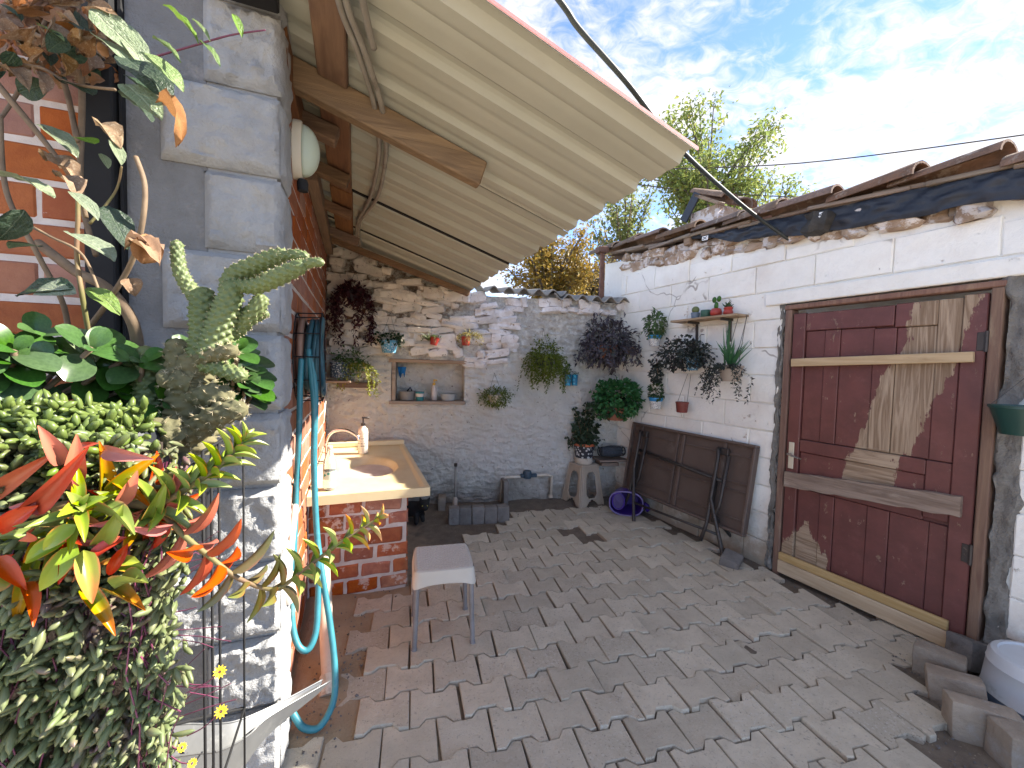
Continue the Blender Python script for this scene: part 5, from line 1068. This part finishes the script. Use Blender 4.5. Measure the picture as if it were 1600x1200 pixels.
# ================================================================== FOREGROUND PLANTS AT THE LEFT
def leafmesh(name, mat, nx=8, ny=5, shape=.8, curl=.18, fold=.12, thick=0, wav=0, k=0, pw=.75):
    m = MB(); r = random.Random(k)
    def f(u, v):
        y = (v-.5)*2; w_ = (math.sin(math.pi*min(1, u**shape*.98+.01))**pw)*.5
        z = curl*(u-u*u*1.5)*1.0 + fold*abs(y)*w_*1.5 + wav*noise.noise(Vector((u*4, y*2, k*3.1)))
        return Vector((u, y*w_, z))
    m.grid(nx, ny, f)
    if thick: m.grid(nx, ny, lambda u, v: f(u, v) - Vector((0, 0, thick*math.sin(math.pi*min(1, u+.02))**.5*(1-(abs(v-.5)*2)**2) + .002)), True)
    return m.mesh(name, mat, True)
def orient(p0, p1, wd, nrm, parent_loc, zs=None):
    X = p1-p0; L = X.length; X = X/L; Y = Vector(nrm).cross(X)
    if Y.length < 1e-4: Y = X.orthogonal()
    Y.normalize(); Z = X.cross(Y)
    return Matrix.Translation(p0-parent_loc) @ Matrix((X*L, Y*wd, Z*(zs or L))).transposed().to_4x4()
# ---- stand and trough
stn = thing('plant_stand', 'black wire plant stand with a dark trough at the left, mostly hidden by foliage', 'plant stand', (-.65, 1.1, 0))
MB().box(-.36, .28, -.14, .16, 1.14, 1.262, None, .01).build('trough', 'dark_plastic', stn); MB().box(-.345, .265, -.125, .145, 1.262, 1.268).build('soil', 'soil', stn)
m = MB()
for x in (-.38, .375):
    for y in (-.15, -.10, -.05, .16): m.tube([(x, y, 0), (x, y, 1.22)], .0028, 5)
    for z in (.45, 1.22): m.tube([(x, -.15, z), (x, .17, z)], .003, 5)
for y in (-.14, .16):
    for z in (.45, 1.13): m.tube([(-.38, y, z), (.375, y, z)], .004, 5)
m.build('wire_frame', 'black_metal', stn, True)

# ---- trailing succulent curtain
P0 = Vector((-.6, .95, 1.26))
sen = thing('trailing_succulent', 'thick curtain of small bean leaved trailing succulent at the lower left', 'succulent', P0)
def spindle(k):
    m = MB(); pr_ = [(.05, 0), (.36, .2), (.5, .5), (.40, .8), (.04, 1)]; m.lathe(pr_, 5, Matrix.Rotation(R(90), 4, 'Y'), (True, True))
    for i, v in enumerate(m.v): m.v[i] = (v[0], v[1], v[2] + .16*math.sin(v[0]*3)*(1 if k % 2 else -1))
    return m
SP = [spindle(k) for k in range(2)]
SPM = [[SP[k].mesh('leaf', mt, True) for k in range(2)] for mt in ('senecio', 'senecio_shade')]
cand = []
def curtain_pt():
    r = rnd.random()
    if r < .12:    # where it spills over the edge
        x = U(-.82, -.33); z = U(1.13, 1.27); y = .865 + U(-.035, .03); out = Vector((U(-.8, .8), -1, U(-.5, .7))); mt = 0 if z > 1.2 else 1
    elif r < .78:    # front curtain
        x = U(-.80, -.285); z = U(.50, 1.25); y = .905 + .03*nz((x, z, 0), 6) + U(-.045, .03) - .05*math.sin(min(1, (1.25-z)/.5)*math.pi/2)
        x += .02*nz((0, z, 3), 9); out = Vector((U(-.5, .5), -1, U(-.9, .3)))
        mt = 1
    else:          # over the top
        x = U(-.9, -.37); a = U(0, 1); y = .85 + .22*a; z = 1.225 + .055*math.sin(a*math.pi*.9+.4) + .02*nz((x, y, 0), 7) + U(-.02, .02); out = Vector((U(-1, 1), U(-1, .3), U(.1, 1))); mt = 0
    return Vector((x, y, z)), out, mt
for _ in range(9000):
    p, o, mt = curtain_pt(); cand.append(((p-CAM).length + (0 if p.x/p.y > -.62 else 5), p, o, mt))
cand.sort(key=lambda c: c[0]); restm = [MB(), MB()]
for k, (d_, p, o, mt) in enumerate(cand):
    dd = (o.normalized() + rv(.75)).normalized(); L = U(.022, .042)*(1 if mt else .85); wd = U(.0085, .0125)*(1 if mt else 1.15); Mx = orient(p, p+dd*L, wd, rv(1)+Vector((0, 0, .5)), P0, wd)
    if k < 300: inst('leaf', SPM[mt][k % 2], sen, mw=Mx)
    else:
        b = SP[k % 2]; restm[mt].vf([Mx @ Vector(v) for v in b.v], b.f)
for k in (0, 1): tag(restm[k].build('leaves', ('senecio', 'senecio_shade')[k], sen, True), kind='stuff')
m = MB()
for _ in range(60):
    x = U(-.80, -.29); pts = []; y = U(.85, .92); L = U(.3, .95)
    for i in range(12): z = 1.22 - L*i/11; pts.append(Vector((x + .03*nz((x*9, z*4, 1), 2) + .01*i*U(-.3, .3), y - .05*math.sin(min(1, (1.27-z)/.5)*1.57) + .02*nz((x*9, z*4, 4), 2), z)) - P0)
    m.tube(pts, .0013, 4, False)
tag(m.build('stems', 'stem_purple', sen), kind='stuff')
MB().box(-.29, .26, .0, .008, -.9, -.02).build('mat', 'soil', sen)  # added dark sheet, stands in for the shaded depth behind the leaves
# yellow daisies on thin stalks
for (px_, py_, sx, sy) in ((343, 1050, 300, 1075), (345, 1112, 292, 1150), (300, 1193, 265, 1180), (284, 1168, 262, 1160)):
    c = dep(px_, py_, .73); b = dep(sx, sy, .72); fl = MB(); nrm = (CAM-c).normalized()+Vector((.4, -.2, .3)); nrm.normalize(); a1 = nrm.orthogonal().normalized(); a2 = nrm.cross(a1)
    r_ = .0095 if py_ < 1160 else .006
    for i in range(11): a = i*2*math.pi/11; d = a1*math.cos(a)+a2*math.sin(a); fl.leaf(c-P0+d*.002, d+nrm*.25, nrm, r_, .0042, .1)
    fo = fl.build('flower', 'yellow_petal', sen); MB().tube([p-P0 for p in spline([b, b.lerp(c, .5)+Vector((0, 0, -.006)), c], 5)], .0011, 4).build('stalk', 'stem_purple', sen)
# long stray twigs with leaves sticking out to the right
m = MB()
for i in range(18):
    py_ = U(850, 1190); a = dep(U(255, 298), py_, .74); b = dep(U(305, 375), py_-U(-15, 55), .75); m.tube([a-P0, a.lerp(b, .5)-P0+rv(.004), b-P0], .0008, 4)
tag(m.build('twigs', 'stem_purple', sen), kind='stuff')

# ---- jade plants
JM = [leafmesh('leaf', 'jade', 12, 7, 1.5, .22, .10, .09, 0, k, .52) for k in range(2)]
def jade(label, c, spread, nros, seed):
    r = random.Random(seed); c = Vector(c); t = thing('jade_plant', label, 'succulent', c, 0, 'jade plants in the trough'); sm = MB()
    for _ in range(nros):
        tip = Vector((r.uniform(-1, 1)*spread[0], r.uniform(-1, 1)*spread[1], r.uniform(.1, 1)*spread[2])); ax = ((CAM-c-tip).normalized()*.75 + tip.normalized()*.45 + Vector((.25, 0, .45))).normalized()
        sm.tube(spline([(0, 0, -.02), tip*.55+Vector((0, 0, -.02)), tip], 4), .005, 6)
        a1 = ax.orthogonal().normalized(); a2 = ax.cross(a1)
        for lv in range(3):
            for s in (0, 1):
                an = lv*math.pi/2 + s*math.pi + r.uniform(-.3, .3); d = (a1*math.cos(an)+a2*math.sin(an) + ax*(.25+.35*lv)).normalized(); L = (.085, .068, .042)[lv]*r.uniform(.8, 1.15)
                b = tip - ax*(.03-.014*lv); inst('leaf', JM[r.randint(0, 1)], t, mw=orient(b, b+d*L, L*.70, ax+Vector((0, 0, .3)), Vector()))
    sm.build('stems', 'stem_brown', t, True)
jade('jade plant with round glossy leaves behind the trailing succulent at the left edge', (-.66, 1.12, 1.29), (.22, .10, .15), 26, 3)
jade('jade plant with long glossy leaves right behind the cactus by the quoins', (-.31, 1.24, 1.26), (.06, .07, .17), 12, 5)
jade('low jade plant between the brick wall and the base of the cactus', (-.47, 1.18, 1.28), (.10, .08, .13), 11, 8)

# ---- monstrose cactus
CB = dep(285, 690, .93); cac = thing('cactus', 'tall knobbly branching cactus with pale spines in front of the quoins', 'cactus', CB)
def cactus_arm(pts, rads, k, old=0, nm='arm'):
    pts3 = spline([dep(x, y, t)-CB for x, y, t in pts], 12); n = len(pts3); kk = len(rads); step = .0030; W_, NT_ = (210.0, 6) if old else (330.0, 7)
    def rad(t): t = t*(kk-1); a = int(min(t, kk-2)); return (rads[a]*(1-(t-a))+rads[a+1]*(t-a))/640*.93
    acc = [0]
    for i in range(n-1): acc.append(acc[-1]+(pts3[i+1]-pts3[i]).length)
    tot = acc[-1]; ns = max(6, int(tot/step)); m = MB(); sp = MB(); NA = 40; N = (pts3[1]-pts3[0]).orthogonal().normalized(); vs = []; ring = []
    def at(s):
        for i in range(n-1):
            if acc[i+1] >= s: return pts3[i].lerp(pts3[i+1], (s-acc[i])/max(1e-9, acc[i+1]-acc[i]))
        return pts3[-1]
    for i in range(ns+1):
        s = tot*i/ns; p = at(s); t = (at(min(tot, s+.004))-at(max(0, s-.004))).normalized(); N = (N - t*N.dot(t)).normalized(); B = t.cross(N); r0 = rad(s/tot); e = tot-s
        if e < r0: r0 *= max(.05, math.sqrt(max(0, 1-(1-e/r0)**2)))
        ring.append((p, N.copy(), B.copy(), r0, t)); amp = .30 if not old else .24
        for j in range(NA):
            a = 2*math.pi*j/NA; tb = (.5+.5*math.cos(NT_*a + s*W_))*(.5+.5*math.cos(NT_*a - s*W_)); vs.append(p + (N*math.cos(a)+B*math.sin(a))*r0*(.84+amp*tb**.8))
    kx = 0
    while math.pi*kx/W_ < tot:
        s = math.pi*kx/W_; p, N1, B1, r0, t = ring[min(ns, int(s/tot*ns+.5))]
        for q in range(NT_):
            a = math.pi*(2*q+kx)/NT_; d = N1*math.cos(a)+B1*math.sin(a); o_ = p + d*r0*1.10
            for _ in range(3 if not old else 7): e = (d + rv(.8 if not old else 1.0)).normalized()*U(.0025, .0045)*(1 if not old else 2.3); sd = e.orthogonal().normalized()*(.00045 if not old else .0004); sp.vf([o_-sd-d*.001, o_+sd-d*.001, o_+e], [(0, 1, 2)])
        kx += 1
    fs = [(i*NA+j, i*NA+(j+1) % NA, (i+1)*NA+(j+1) % NA, (i+1)*NA+j) for i in range(ns) for j in range(NA)]; fs.append(tuple(range(ns*NA, (ns+1)*NA)))
    m.vf(vs, fs); ob = m.build(nm, 'cactus_old' if old else 'cactus', cac, True)
    if sp.v: tag(sp.build('spines', 'spine', ob), kind='stuff')
T_ = .93
def A(l, t=T_): return [(x, y, t+dz) for x, y, dz in l]
cactus_arm(A([(292, 705, 0), (300, 640, 0), (300, 590, 0), (318, 545, 0)]), [40, 38, 34, 22], 1, 1, 'trunk')
cactus_arm(A([(320, 560, -.005), (320, 510, 0), (318, 465, 0), (317, 448, 0)]), [24, 20, 20, 16], 2)
cactus_arm(A([(312, 475, 0), (296, 450, 0), (282, 425, -.01), (277, 395, -.01), (277, 375, -.01)]), [10, 11, 10, 9, 8], 3)
cactus_arm(A([(330, 560, -.02), (345, 510, -.02), (360, 465, -.02), (365, 438, -.02)]), [22, 20, 19, 13], 4)
cactus_arm(A([(355, 455, 0), (362, 435, 0), (385, 420, 0), (430, 402, -.01), (448, 398, -.02)]), [12, 14, 13, 13, 11], 5)
cactus_arm(A([(362, 445, -.01), (400, 447, -.03), (440, 430, -.05), (478, 412, -.06)]), [9, 12, 13, 10], 6); cactus_arm(A([(440, 400, -.02), (465, 398, -.03), (483, 403, -.03)]), [7, 8, 7], 7); cactus_arm(A([(470, 414, -.05), (490, 410, -.06), (507, 410, -.06)]), [7, 7, 6], 8)
cactus_arm(A([(345, 530, .01), (375, 508, .01), (400, 482, 0), (412, 460, 0)]), [13, 14, 13, 11], 9); cactus_arm(A([(385, 505, .01), (405, 495, .02), (420, 488, .02)]), [6, 7, 6], 10); cactus_arm(A([(370, 440, .02), (400, 436, .03), (425, 430, .03)]), [8, 9, 8], 14)
cactus_arm(A([(282, 600, -.01), (278, 560, -.01), (276, 528, -.01)]), [18, 17, 16], 11, 1); cactus_arm(A([(245, 690, 0), (236, 640, 0), (230, 590, 0), (227, 540, 0)]), [22, 20, 17, 15], 12)
cactus_arm(A([(300, 600, -.03), (262, 590, -.05), (258, 582, -.06)]), [16, 16, 15], 13, 1)
cactus_arm(A([(312, 560, -.03), (345, 552, -.04), (370, 547, -.05)]), [12, 12, 11], 15, 1); cactus_arm(A([(318, 570, -.02), (350, 578, -.03), (386, 590, -.03)]), [11, 12, 11], 16)
cactus_arm(A([(265, 690, -.03), (310, 668, -.04), (350, 645, -.05), (386, 640, -.05)]), [22, 20, 19, 15], 17, 1); cactus_arm(A([(290, 690, -.05), (245, 670, -.07), (232, 655, -.08)]), [26, 28, 22], 18, 1); cactus_arm(A([(300, 620, -.02), (340, 618, -.03), (362, 628, -.03)]), [18, 19, 16], 19, 1)

# ---- red and green fleshy plant
CL = {n: leafmesh('leaf', n, 8, 5, .72, .30, .16, .07, 0, 4) for n in ('camp_green', 'camp_mixed', 'camp_red', 'camp_dull')}
CPX = dep(120, 850, .68); camp = thing('red_succulent', 'sprawling succulent with orange red and lime green pointed leaves in the left foreground', 'succulent', CPX)
def camp_stem(pts, specs, rad, n0):
    P3 = spline([dep(*p) for p in pts], 14); n = len(P3); sm = MB(); sm.tube([p-CPX for p in P3], [rad*(1-.5*i/(n-1)) for i in range(n)], 7); sm.build('stem', 'stem_green', camp, True)
    k = 0; d_acc = 0; s = 0; lens = [(P3[i+1]-P3[i]).length for i in range(n-1)]; tot = sum(lens)
    i = 0; pos = 0.0; nxt = 0.0
    while i < n-1:
        f = pos/tot; sp_ = specs(f)
        if pos >= nxt:
            T = (P3[i+1]-P3[i]).normalized(); N = T.cross((CAM-P3[i]).normalized()).normalized(); B = T.cross(N); an = (k % 2)*math.pi/2 + rnd.uniform(-.25, .25) + .5
            for sgn in (1, -1):
                d = (N*math.cos(an)+B*math.sin(an))*sgn; d = (d + T*sp_[3] + rv(.12)).normalized(); L = sp_[0]*U(.85, 1.12)
                inst('leaf', CL[sp_[2]], camp, mw=orient(P3[i], P3[i]+d*L, L*sp_[4], T, CPX))
            k += 1; nxt = pos + sp_[1]
        pos += lens[i]; i += 1
    # closed rosette at the tip
    T = (P3[-1]-P3[-3]).normalized(); N = T.orthogonal().normalized(); B = T.cross(N); sp_ = specs(1)
    for q in range(6): an = q*2.4; d = ((N*math.cos(an)+B*math.sin(an))*(.7-.1*q) + T).normalized(); L = sp_[0]*(.8-.07*q); inst('leaf', CL[sp_[2]], camp, mw=orient(P3[-1], P3[-1]+d*L, L*.42, T*-1 if False else T, CPX))
camp_stem([(140, 850, .70), (220, 805, .66), (290, 765, .65), (345, 725, .66), (378, 690, .67)], lambda f: (.092-.045*f, .020-.012*f, 'camp_green' if f > .35 else 'camp_mixed', .35+.5*f, .27), .0065, 0)
camp_stem([(30, 920, .72), (90, 850, .66), (122, 793, .58)], lambda f: (.105-.05*f, .022-.010*f, 'camp_green' if f > .3 else 'camp_mixed', .25+.3*f, .26), .007, 0)
camp_stem([(190, 770, .70), (250, 800, .67), (285, 835, .66), (325, 868, .66), (375, 905, .67), (430, 920, .68), (475, 890, .70), (535, 845, .72), (588, 812, .74)], lambda f: (.080 if f < .5 else .066-.028*(f-.5)*2, .023 if f < .55 else .015-.007*(f-.55), 'camp_red' if f < .45 else 'camp_dull' if f < .68 else 'camp_green' if f < .9 else 'camp_mixed', .15+.5*max(0, f-.4), .28), .005, 0)
for (bx_, by_, tx_, ty_, wd, t0, t1, mt) in ((-10, 775, 70, 716, 30, .62, .60, 'camp_red'), (42, 795, 126, 718, 34, .60, .56, 'camp_red'), (108, 765, 122, 686, 30, .60, .58, 'camp_red'), (120, 700, 150, 692, 12, .6, .6, 'camp_red'), (60, 790, -15, 838, 30, .58, .58, 'camp_red'), (80, 795, 15, 792, 24, .60, .57, 'camp_red'), (150, 800, 168, 700, 30, .66, .62, 'camp_mixed'), (165, 775, 243, 712, 26, .64, .66, 'camp_mixed'), (185, 790, 215, 740, 24, .62, .62, 'camp_red'), (30, 845, 56, 828, 20, .57, .55, 'camp_red'), (70, 830, 40, 880, 26, .62, .6, 'camp_mixed'), (60, 860, 20, 980, 26, .64, .60, 'camp_mixed'), (110, 840, 30, 880, 32, .60, .58, 'camp_green'), (120, 850, 60, 925, 34, .60, .57, 'camp_green'), (130, 860, 145, 940, 30, .58, .56, 'camp_mixed'), (150, 850, 190, 800, 30, .6, .58, 'camp_green'), (120, 820, 62, 860, 28, .57, .55, 'camp_green'), (10, 900, -20, 930, 30, .6, .58, 'camp_mixed'), (100, 830, 100, 905, 30, .62, .58, 'camp_red'), (200, 850, 165, 905, 20, .62, .62, 'camp_red')):
    a, b = dep(bx_, by_, t0), dep(tx_, ty_, t1); inst('leaf', CL[mt], camp, mw=orient(a, b, wd/640*.58*.92, (CAM-a).normalized()+rv(.35)+Vector((.2, 0, .3)), CPX))
for _ in range(34):      # extra leaves filling the clump
    x, y = U(-15, 235), U(700, 930); an = U(-2.6, .6) if y < 820 else U(-.5, 3.4); L = U(45, 95); t0 = U(.60, .68); a = dep(x, y, t0); b = dep(x+L*math.cos(an), y+L*math.sin(an), t0-U(.0, .05)); inst('leaf', CL[rnd.choice(('camp_red', 'camp_red', 'camp_mixed', 'camp_green', 'camp_green', 'camp_mixed'))], camp, mw=orient(a, b, U(.016, .026), (CAM-a).normalized()+rv(.6)+Vector((.2, 0, .3)), CPX))
MB().tube([p-CPX for p in spline([dep(-20, 830, .66), dep(60, 800, .62), dep(150, 785, .63), dep(240, 790, .66)], 6)], .008, 8).build('stem', 'stem_green', camp, True)

# ---- climbing vine with broad leaves on the house front
VP = dep(130, 620, 1.12); vine = thing('climbing_vine', 'climbing vine with broad pale leaves and dry ones on the house front', 'vine', VP)
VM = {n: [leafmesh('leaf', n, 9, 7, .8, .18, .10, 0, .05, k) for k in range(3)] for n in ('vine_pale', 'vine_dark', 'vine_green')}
DM = {n: [leafmesh('dry_leaf', n, 8, 6, .8, .5, .35, 0, .28, 10+k) for k in range(4)] for n in ('dry_leaf', 'dry_orange')}
def vleaf(bx_, by_, tx_, ty_, wd, mt, t=1.02, dt=0, tiltv=None):
    t *= .87
    a, b = dep(bx_, by_, t), dep(tx_, ty_, t+dt); nrm = tiltv or ((CAM-a).normalized()*.8 + Vector((.7, -.1, .5)) + rv(.35))
    dd = M_ = rnd.choice((VM if mt in VM else DM)[mt]); inst('leaf' if mt in VM else 'dry_leaf', dd, vine, mw=orient(a, b, wd/640*t*1.1, nrm, VP))
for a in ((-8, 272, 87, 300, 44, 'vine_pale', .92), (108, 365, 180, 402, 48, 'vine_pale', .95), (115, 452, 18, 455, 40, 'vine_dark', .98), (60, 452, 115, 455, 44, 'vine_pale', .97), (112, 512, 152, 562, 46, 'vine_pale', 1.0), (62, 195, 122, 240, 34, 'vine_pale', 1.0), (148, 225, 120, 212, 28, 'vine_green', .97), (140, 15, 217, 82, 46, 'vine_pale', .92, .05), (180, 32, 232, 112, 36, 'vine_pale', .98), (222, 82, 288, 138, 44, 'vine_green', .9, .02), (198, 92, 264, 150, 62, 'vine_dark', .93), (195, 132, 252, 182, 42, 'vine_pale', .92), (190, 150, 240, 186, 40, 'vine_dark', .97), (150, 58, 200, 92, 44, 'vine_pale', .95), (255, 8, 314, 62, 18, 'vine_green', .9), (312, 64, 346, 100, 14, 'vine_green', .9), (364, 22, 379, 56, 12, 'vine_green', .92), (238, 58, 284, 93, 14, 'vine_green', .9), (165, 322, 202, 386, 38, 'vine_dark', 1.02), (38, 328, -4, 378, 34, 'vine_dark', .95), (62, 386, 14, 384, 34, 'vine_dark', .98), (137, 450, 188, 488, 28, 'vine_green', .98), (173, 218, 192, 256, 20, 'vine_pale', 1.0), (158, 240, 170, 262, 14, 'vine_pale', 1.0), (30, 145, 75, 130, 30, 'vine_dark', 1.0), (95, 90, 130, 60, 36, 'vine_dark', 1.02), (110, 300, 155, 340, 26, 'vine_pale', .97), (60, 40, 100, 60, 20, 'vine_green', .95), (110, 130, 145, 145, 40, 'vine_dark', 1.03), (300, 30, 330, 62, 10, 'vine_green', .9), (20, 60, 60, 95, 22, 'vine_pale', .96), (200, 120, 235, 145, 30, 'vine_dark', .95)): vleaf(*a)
for a in ((245, 158, 290, 212, 32, 'dry_orange', .92), (245, 395, 200, 375, 44, 'dry_orange', 1.0), (222, 412, 232, 365, 36, 'dry_orange', 1.0), (205, 378, 250, 400, 34, 'dry_orange', .98), (150, 195, 190, 222, 30, 'dry_leaf', 1.0), (130, 20, 155, 45, 18, 'dry_orange', .95), (70, 250, 120, 275, 40, 'dry_leaf', 1.0), (90, 275, 125, 300, 36, 'dry_leaf', .98), (262, 142, 250, 165, 18, 'dry_leaf', .94), (200, 435, 212, 460, 24, 'dry_leaf', 1.03), (55, 115, 75, 140, 26, 'dry_leaf', .98), (10, 110, 45, 130, 30, 'dry_leaf', .97)): vleaf(*a)
for _ in range(150): x, y = U(-20, 165), U(-25, 150)*U(.5, 1); a = U(0, 6.28); L = U(18, 48); vleaf(x, y, x+L*math.cos(a), y+L*.8*math.sin(a)+8, U(10, 28), rnd.choice(('dry_leaf', 'dry_leaf', 'dry_leaf', 'dry_orange', 'vine_dark')), U(.92, 1.3), U(-.03, .05))
for pts, r0, r1, mt in (([(-10, 125, .98), (40, 185, 1.0), (80, 235, 1.02), (120, 290, 1.0), (135, 340, 1.0)], .007, .004, 'stem_brown'), ([(60, 380, 1.1), (120, 425, 1.08), (165, 448, 1.07), (200, 490, 1.07), (214, 530, 1.1), (217, 580, 1.12)], .011, .013, 'stem_brown'), ([(120, 255, 1.0), (122, 330, .99), (120, 400, 1.0), (128, 460, 1.0), (140, 530, 1.05)], .004, .005, 'stem_green'), ([(212, 245, 1.0), (226, 290, 1.0), (222, 350, 1.01), (205, 410, 1.04), (170, 470, 1.06), (140, 510, 1.08)], .005, .006, 'stem_brown'), ([(120, 0, 1.1), (128, 150, 1.12), (126, 300, 1.12), (150, 400, 1.12)], .007, .006, 'stem_brown'), ([(230, 92, .92), (300, 72, .9), (360, 55, .9), (415, 47, .91)], .0022, .0014, 'stem_purple'), ([(0, 20, 1.1), (70, 60, 1.0), (150, 60, .98), (210, 90, .95), (250, 160, .93)], .006, .003, 'stem_brown'), ([(0, 180, 1.05), (10, 300, 1.05), (60, 400, 1.05), (100, 480, 1.1), (110, 560, 1.15)], .005, .006, 'stem_brown'), ([(20, 340, .96), (80, 370, .98), (130, 400, 1.0), (160, 470, 1.02)], .003, .003, 'stem_brown'), ([(-10, 100, 1.0), (60, 105, 1.0), (110, 130, 1.0), (180, 140, .97)], .004, .003, 'stem_brown'), ([(140, 350, 1.0), (180, 300, 1.02), (190, 260, 1.0)], .003, .002, 'stem_green'), ([(20, -10, 1.2), (60, 50, 1.15), (100, 130, 1.15), (120, 220, 1.1)], .008, .006, 'stem_brown'), ([(90, -10, 1.15), (60, 60, 1.1), (30, 140, 1.1), (-10, 200, 1.05)], .005, .004, 'stem_brown')):
    p3 = spline([dep(p[0], p[1], p[2]*.9)-VP for p in pts], 7); n = len(p3); MB().tube(p3, [r0+(r1-r0)*i/(n-1) for i in range(n)], 7).build('stem', mt, vine, True)

# ---- galvanised chute jutting out under the plants
def ch_t(px_): return 1.06 + (px_-300)/212*.42
back = [(250, 1135), (292, 1131), (333, 1131), (374, 1125), (436, 1098), (504, 1062)]; front = [(250, 1185), (308, 1177), (345, 1172), (387, 1150), (422, 1119), (516, 1064)]; bot = [(250, 1290), (308, 1275), (345, 1240), (384, 1192), (424, 1143), (496, 1084)]
bk3 = spline([dep(x, y, ch_t(x)+.10*(1-(x-250)/254)) for x, y in back], 8); fr3 = spline([dep(x, y, ch_t(x)-.03*(1-(x-250)/266)) for x, y in front], 8); bt3 = spline([dep(x, y, ch_t(x)) for x, y in bot], 8); n = len(bk3)
O_ = bt3[0].copy(); O_.z = min(p.z for p in bt3); chute = thing('metal_chute', 'long galvanised metal chute with a narrow spout jutting out beneath the hanging plants', 'chute', O_)
m = MB()
for off in (0, 1):
    e = Vector((0, 0, -.003*off)); m.grid(n, 9, lambda u, v: ((lambda i: (bk3[i]*(1-v)**2 + bt3[i]*2*(1-v)*v*1.0 + fr3[i]*v*v) if False else ((bk3[i].lerp(bt3[i], v*2) if v < .5 else bt3[i].lerp(fr3[i], v*2-1))))(int(round(u*(n-1))))-O_+e), off == 1)
m.build('tray', 'galv', chute, True, 60)
m = MB(); m.tube([p-O_ for p in bk3], .003, 5); m.tube([p-O_ for p in fr3], .003, 5); m.build('rim', 'galv', chute, True)

# ================================================================== BEYOND THE WALLS
def tree(label, base, crown_c, r, nl, L, mat, nb, seed, name='tree', trunk=.09, shell=.25, group='trees beyond the walls'):
    rr = random.Random(seed); base = Vector(base); c = Vector(crown_c)-base; t = thing(name, label, 'tree', base, 0, group); m = MB(); tr = MB()
    tr.tube(spline([(0, 0, 0), (c.x*.2+.05, c.y*.2, c.z*.4), (c.x*.7, c.y*.7, c.z*.8), (c.x, c.y, c.z+r[2]*.5)], 6), [trunk*(1-.9*i/18) for i in range(19)], 8)
    tips = []
    for b in range(nb):
        d = Vector((rr.uniform(-1, 1), rr.uniform(-1, 1), rr.uniform(-.5, 1))).normalized(); e = c + Vector((d.x*r[0], d.y*r[1], d.z*r[2]))*rr.uniform(.65, 1.08); s = c*rr.uniform(.55, .9) + Vector((0, 0, 0)); pts = spline([s, s.lerp(e, .5)+Vector((0, 0, rr.uniform(0, .25)*r[2])), e], 6)
        tr.tube(pts, [trunk*.28*(1-.9*i/12)+.003 for i in range(13)], 5, False)
        for i, p in enumerate(pts[3:]): tips.append((p, .10+.05*(9-i)/9))
    for _ in range(nl):
        p, s = rr.choice(tips); q = p + Vector((rr.gauss(0, 1), rr.gauss(0, 1), rr.gauss(0, .9)))*s*r[0]*.85
        m.leaf(q, Vector((rr.uniform(-1, 1), rr.uniform(-1, 1), rr.uniform(-1, .5))), Vector((rr.uniform(-1, 1), rr.uniform(-1, 1), 1)), L*rr.uniform(.6, 1.3), L*.5*rr.uniform(.6, 1.3))
    tr.build('trunk', 'tree_bark', t, True); tag(m.build('crown', mat, t), kind='stuff')
def gbase(px_, t): p = dep(px_, 600, t); return (p.x, p.y, -.02)
tree('tall airy green tree with yellowing leaves rising behind the shed roof', gbase(1120, 9), dep(1105, 265, 9), (1.4, 1.3, 1.4), 9500, .115, 'leaf_tree', 46, 1)
tree('slender pale green tree between the metal roof edge and the tall tree', gbase(985, 11), dep(975, 345, 11), (1.0, 1.0, 1.2), 2600, .13, 'leaf_tree', 20, 2)
tree('thin branch topped tree low behind the shed roof to the right', gbase(1190, 10), dep(1195, 320, 10), (1.1, .8, .8), 1500, .12, 'leaf_tree', 16, 6)
tree('orange brown autumn bush behind the back wall', gbase(865, 7), dep(862, 425, 7), (.95, .8, .75), 9000, .075, 'leaf_autumn', 46, 3)
tree('second autumn bush behind the back wall nearer the corner', gbase(925, 8), dep(920, 430, 8), (.8, .8, .7), 4500, .08, 'leaf_autumn', 30, 4)
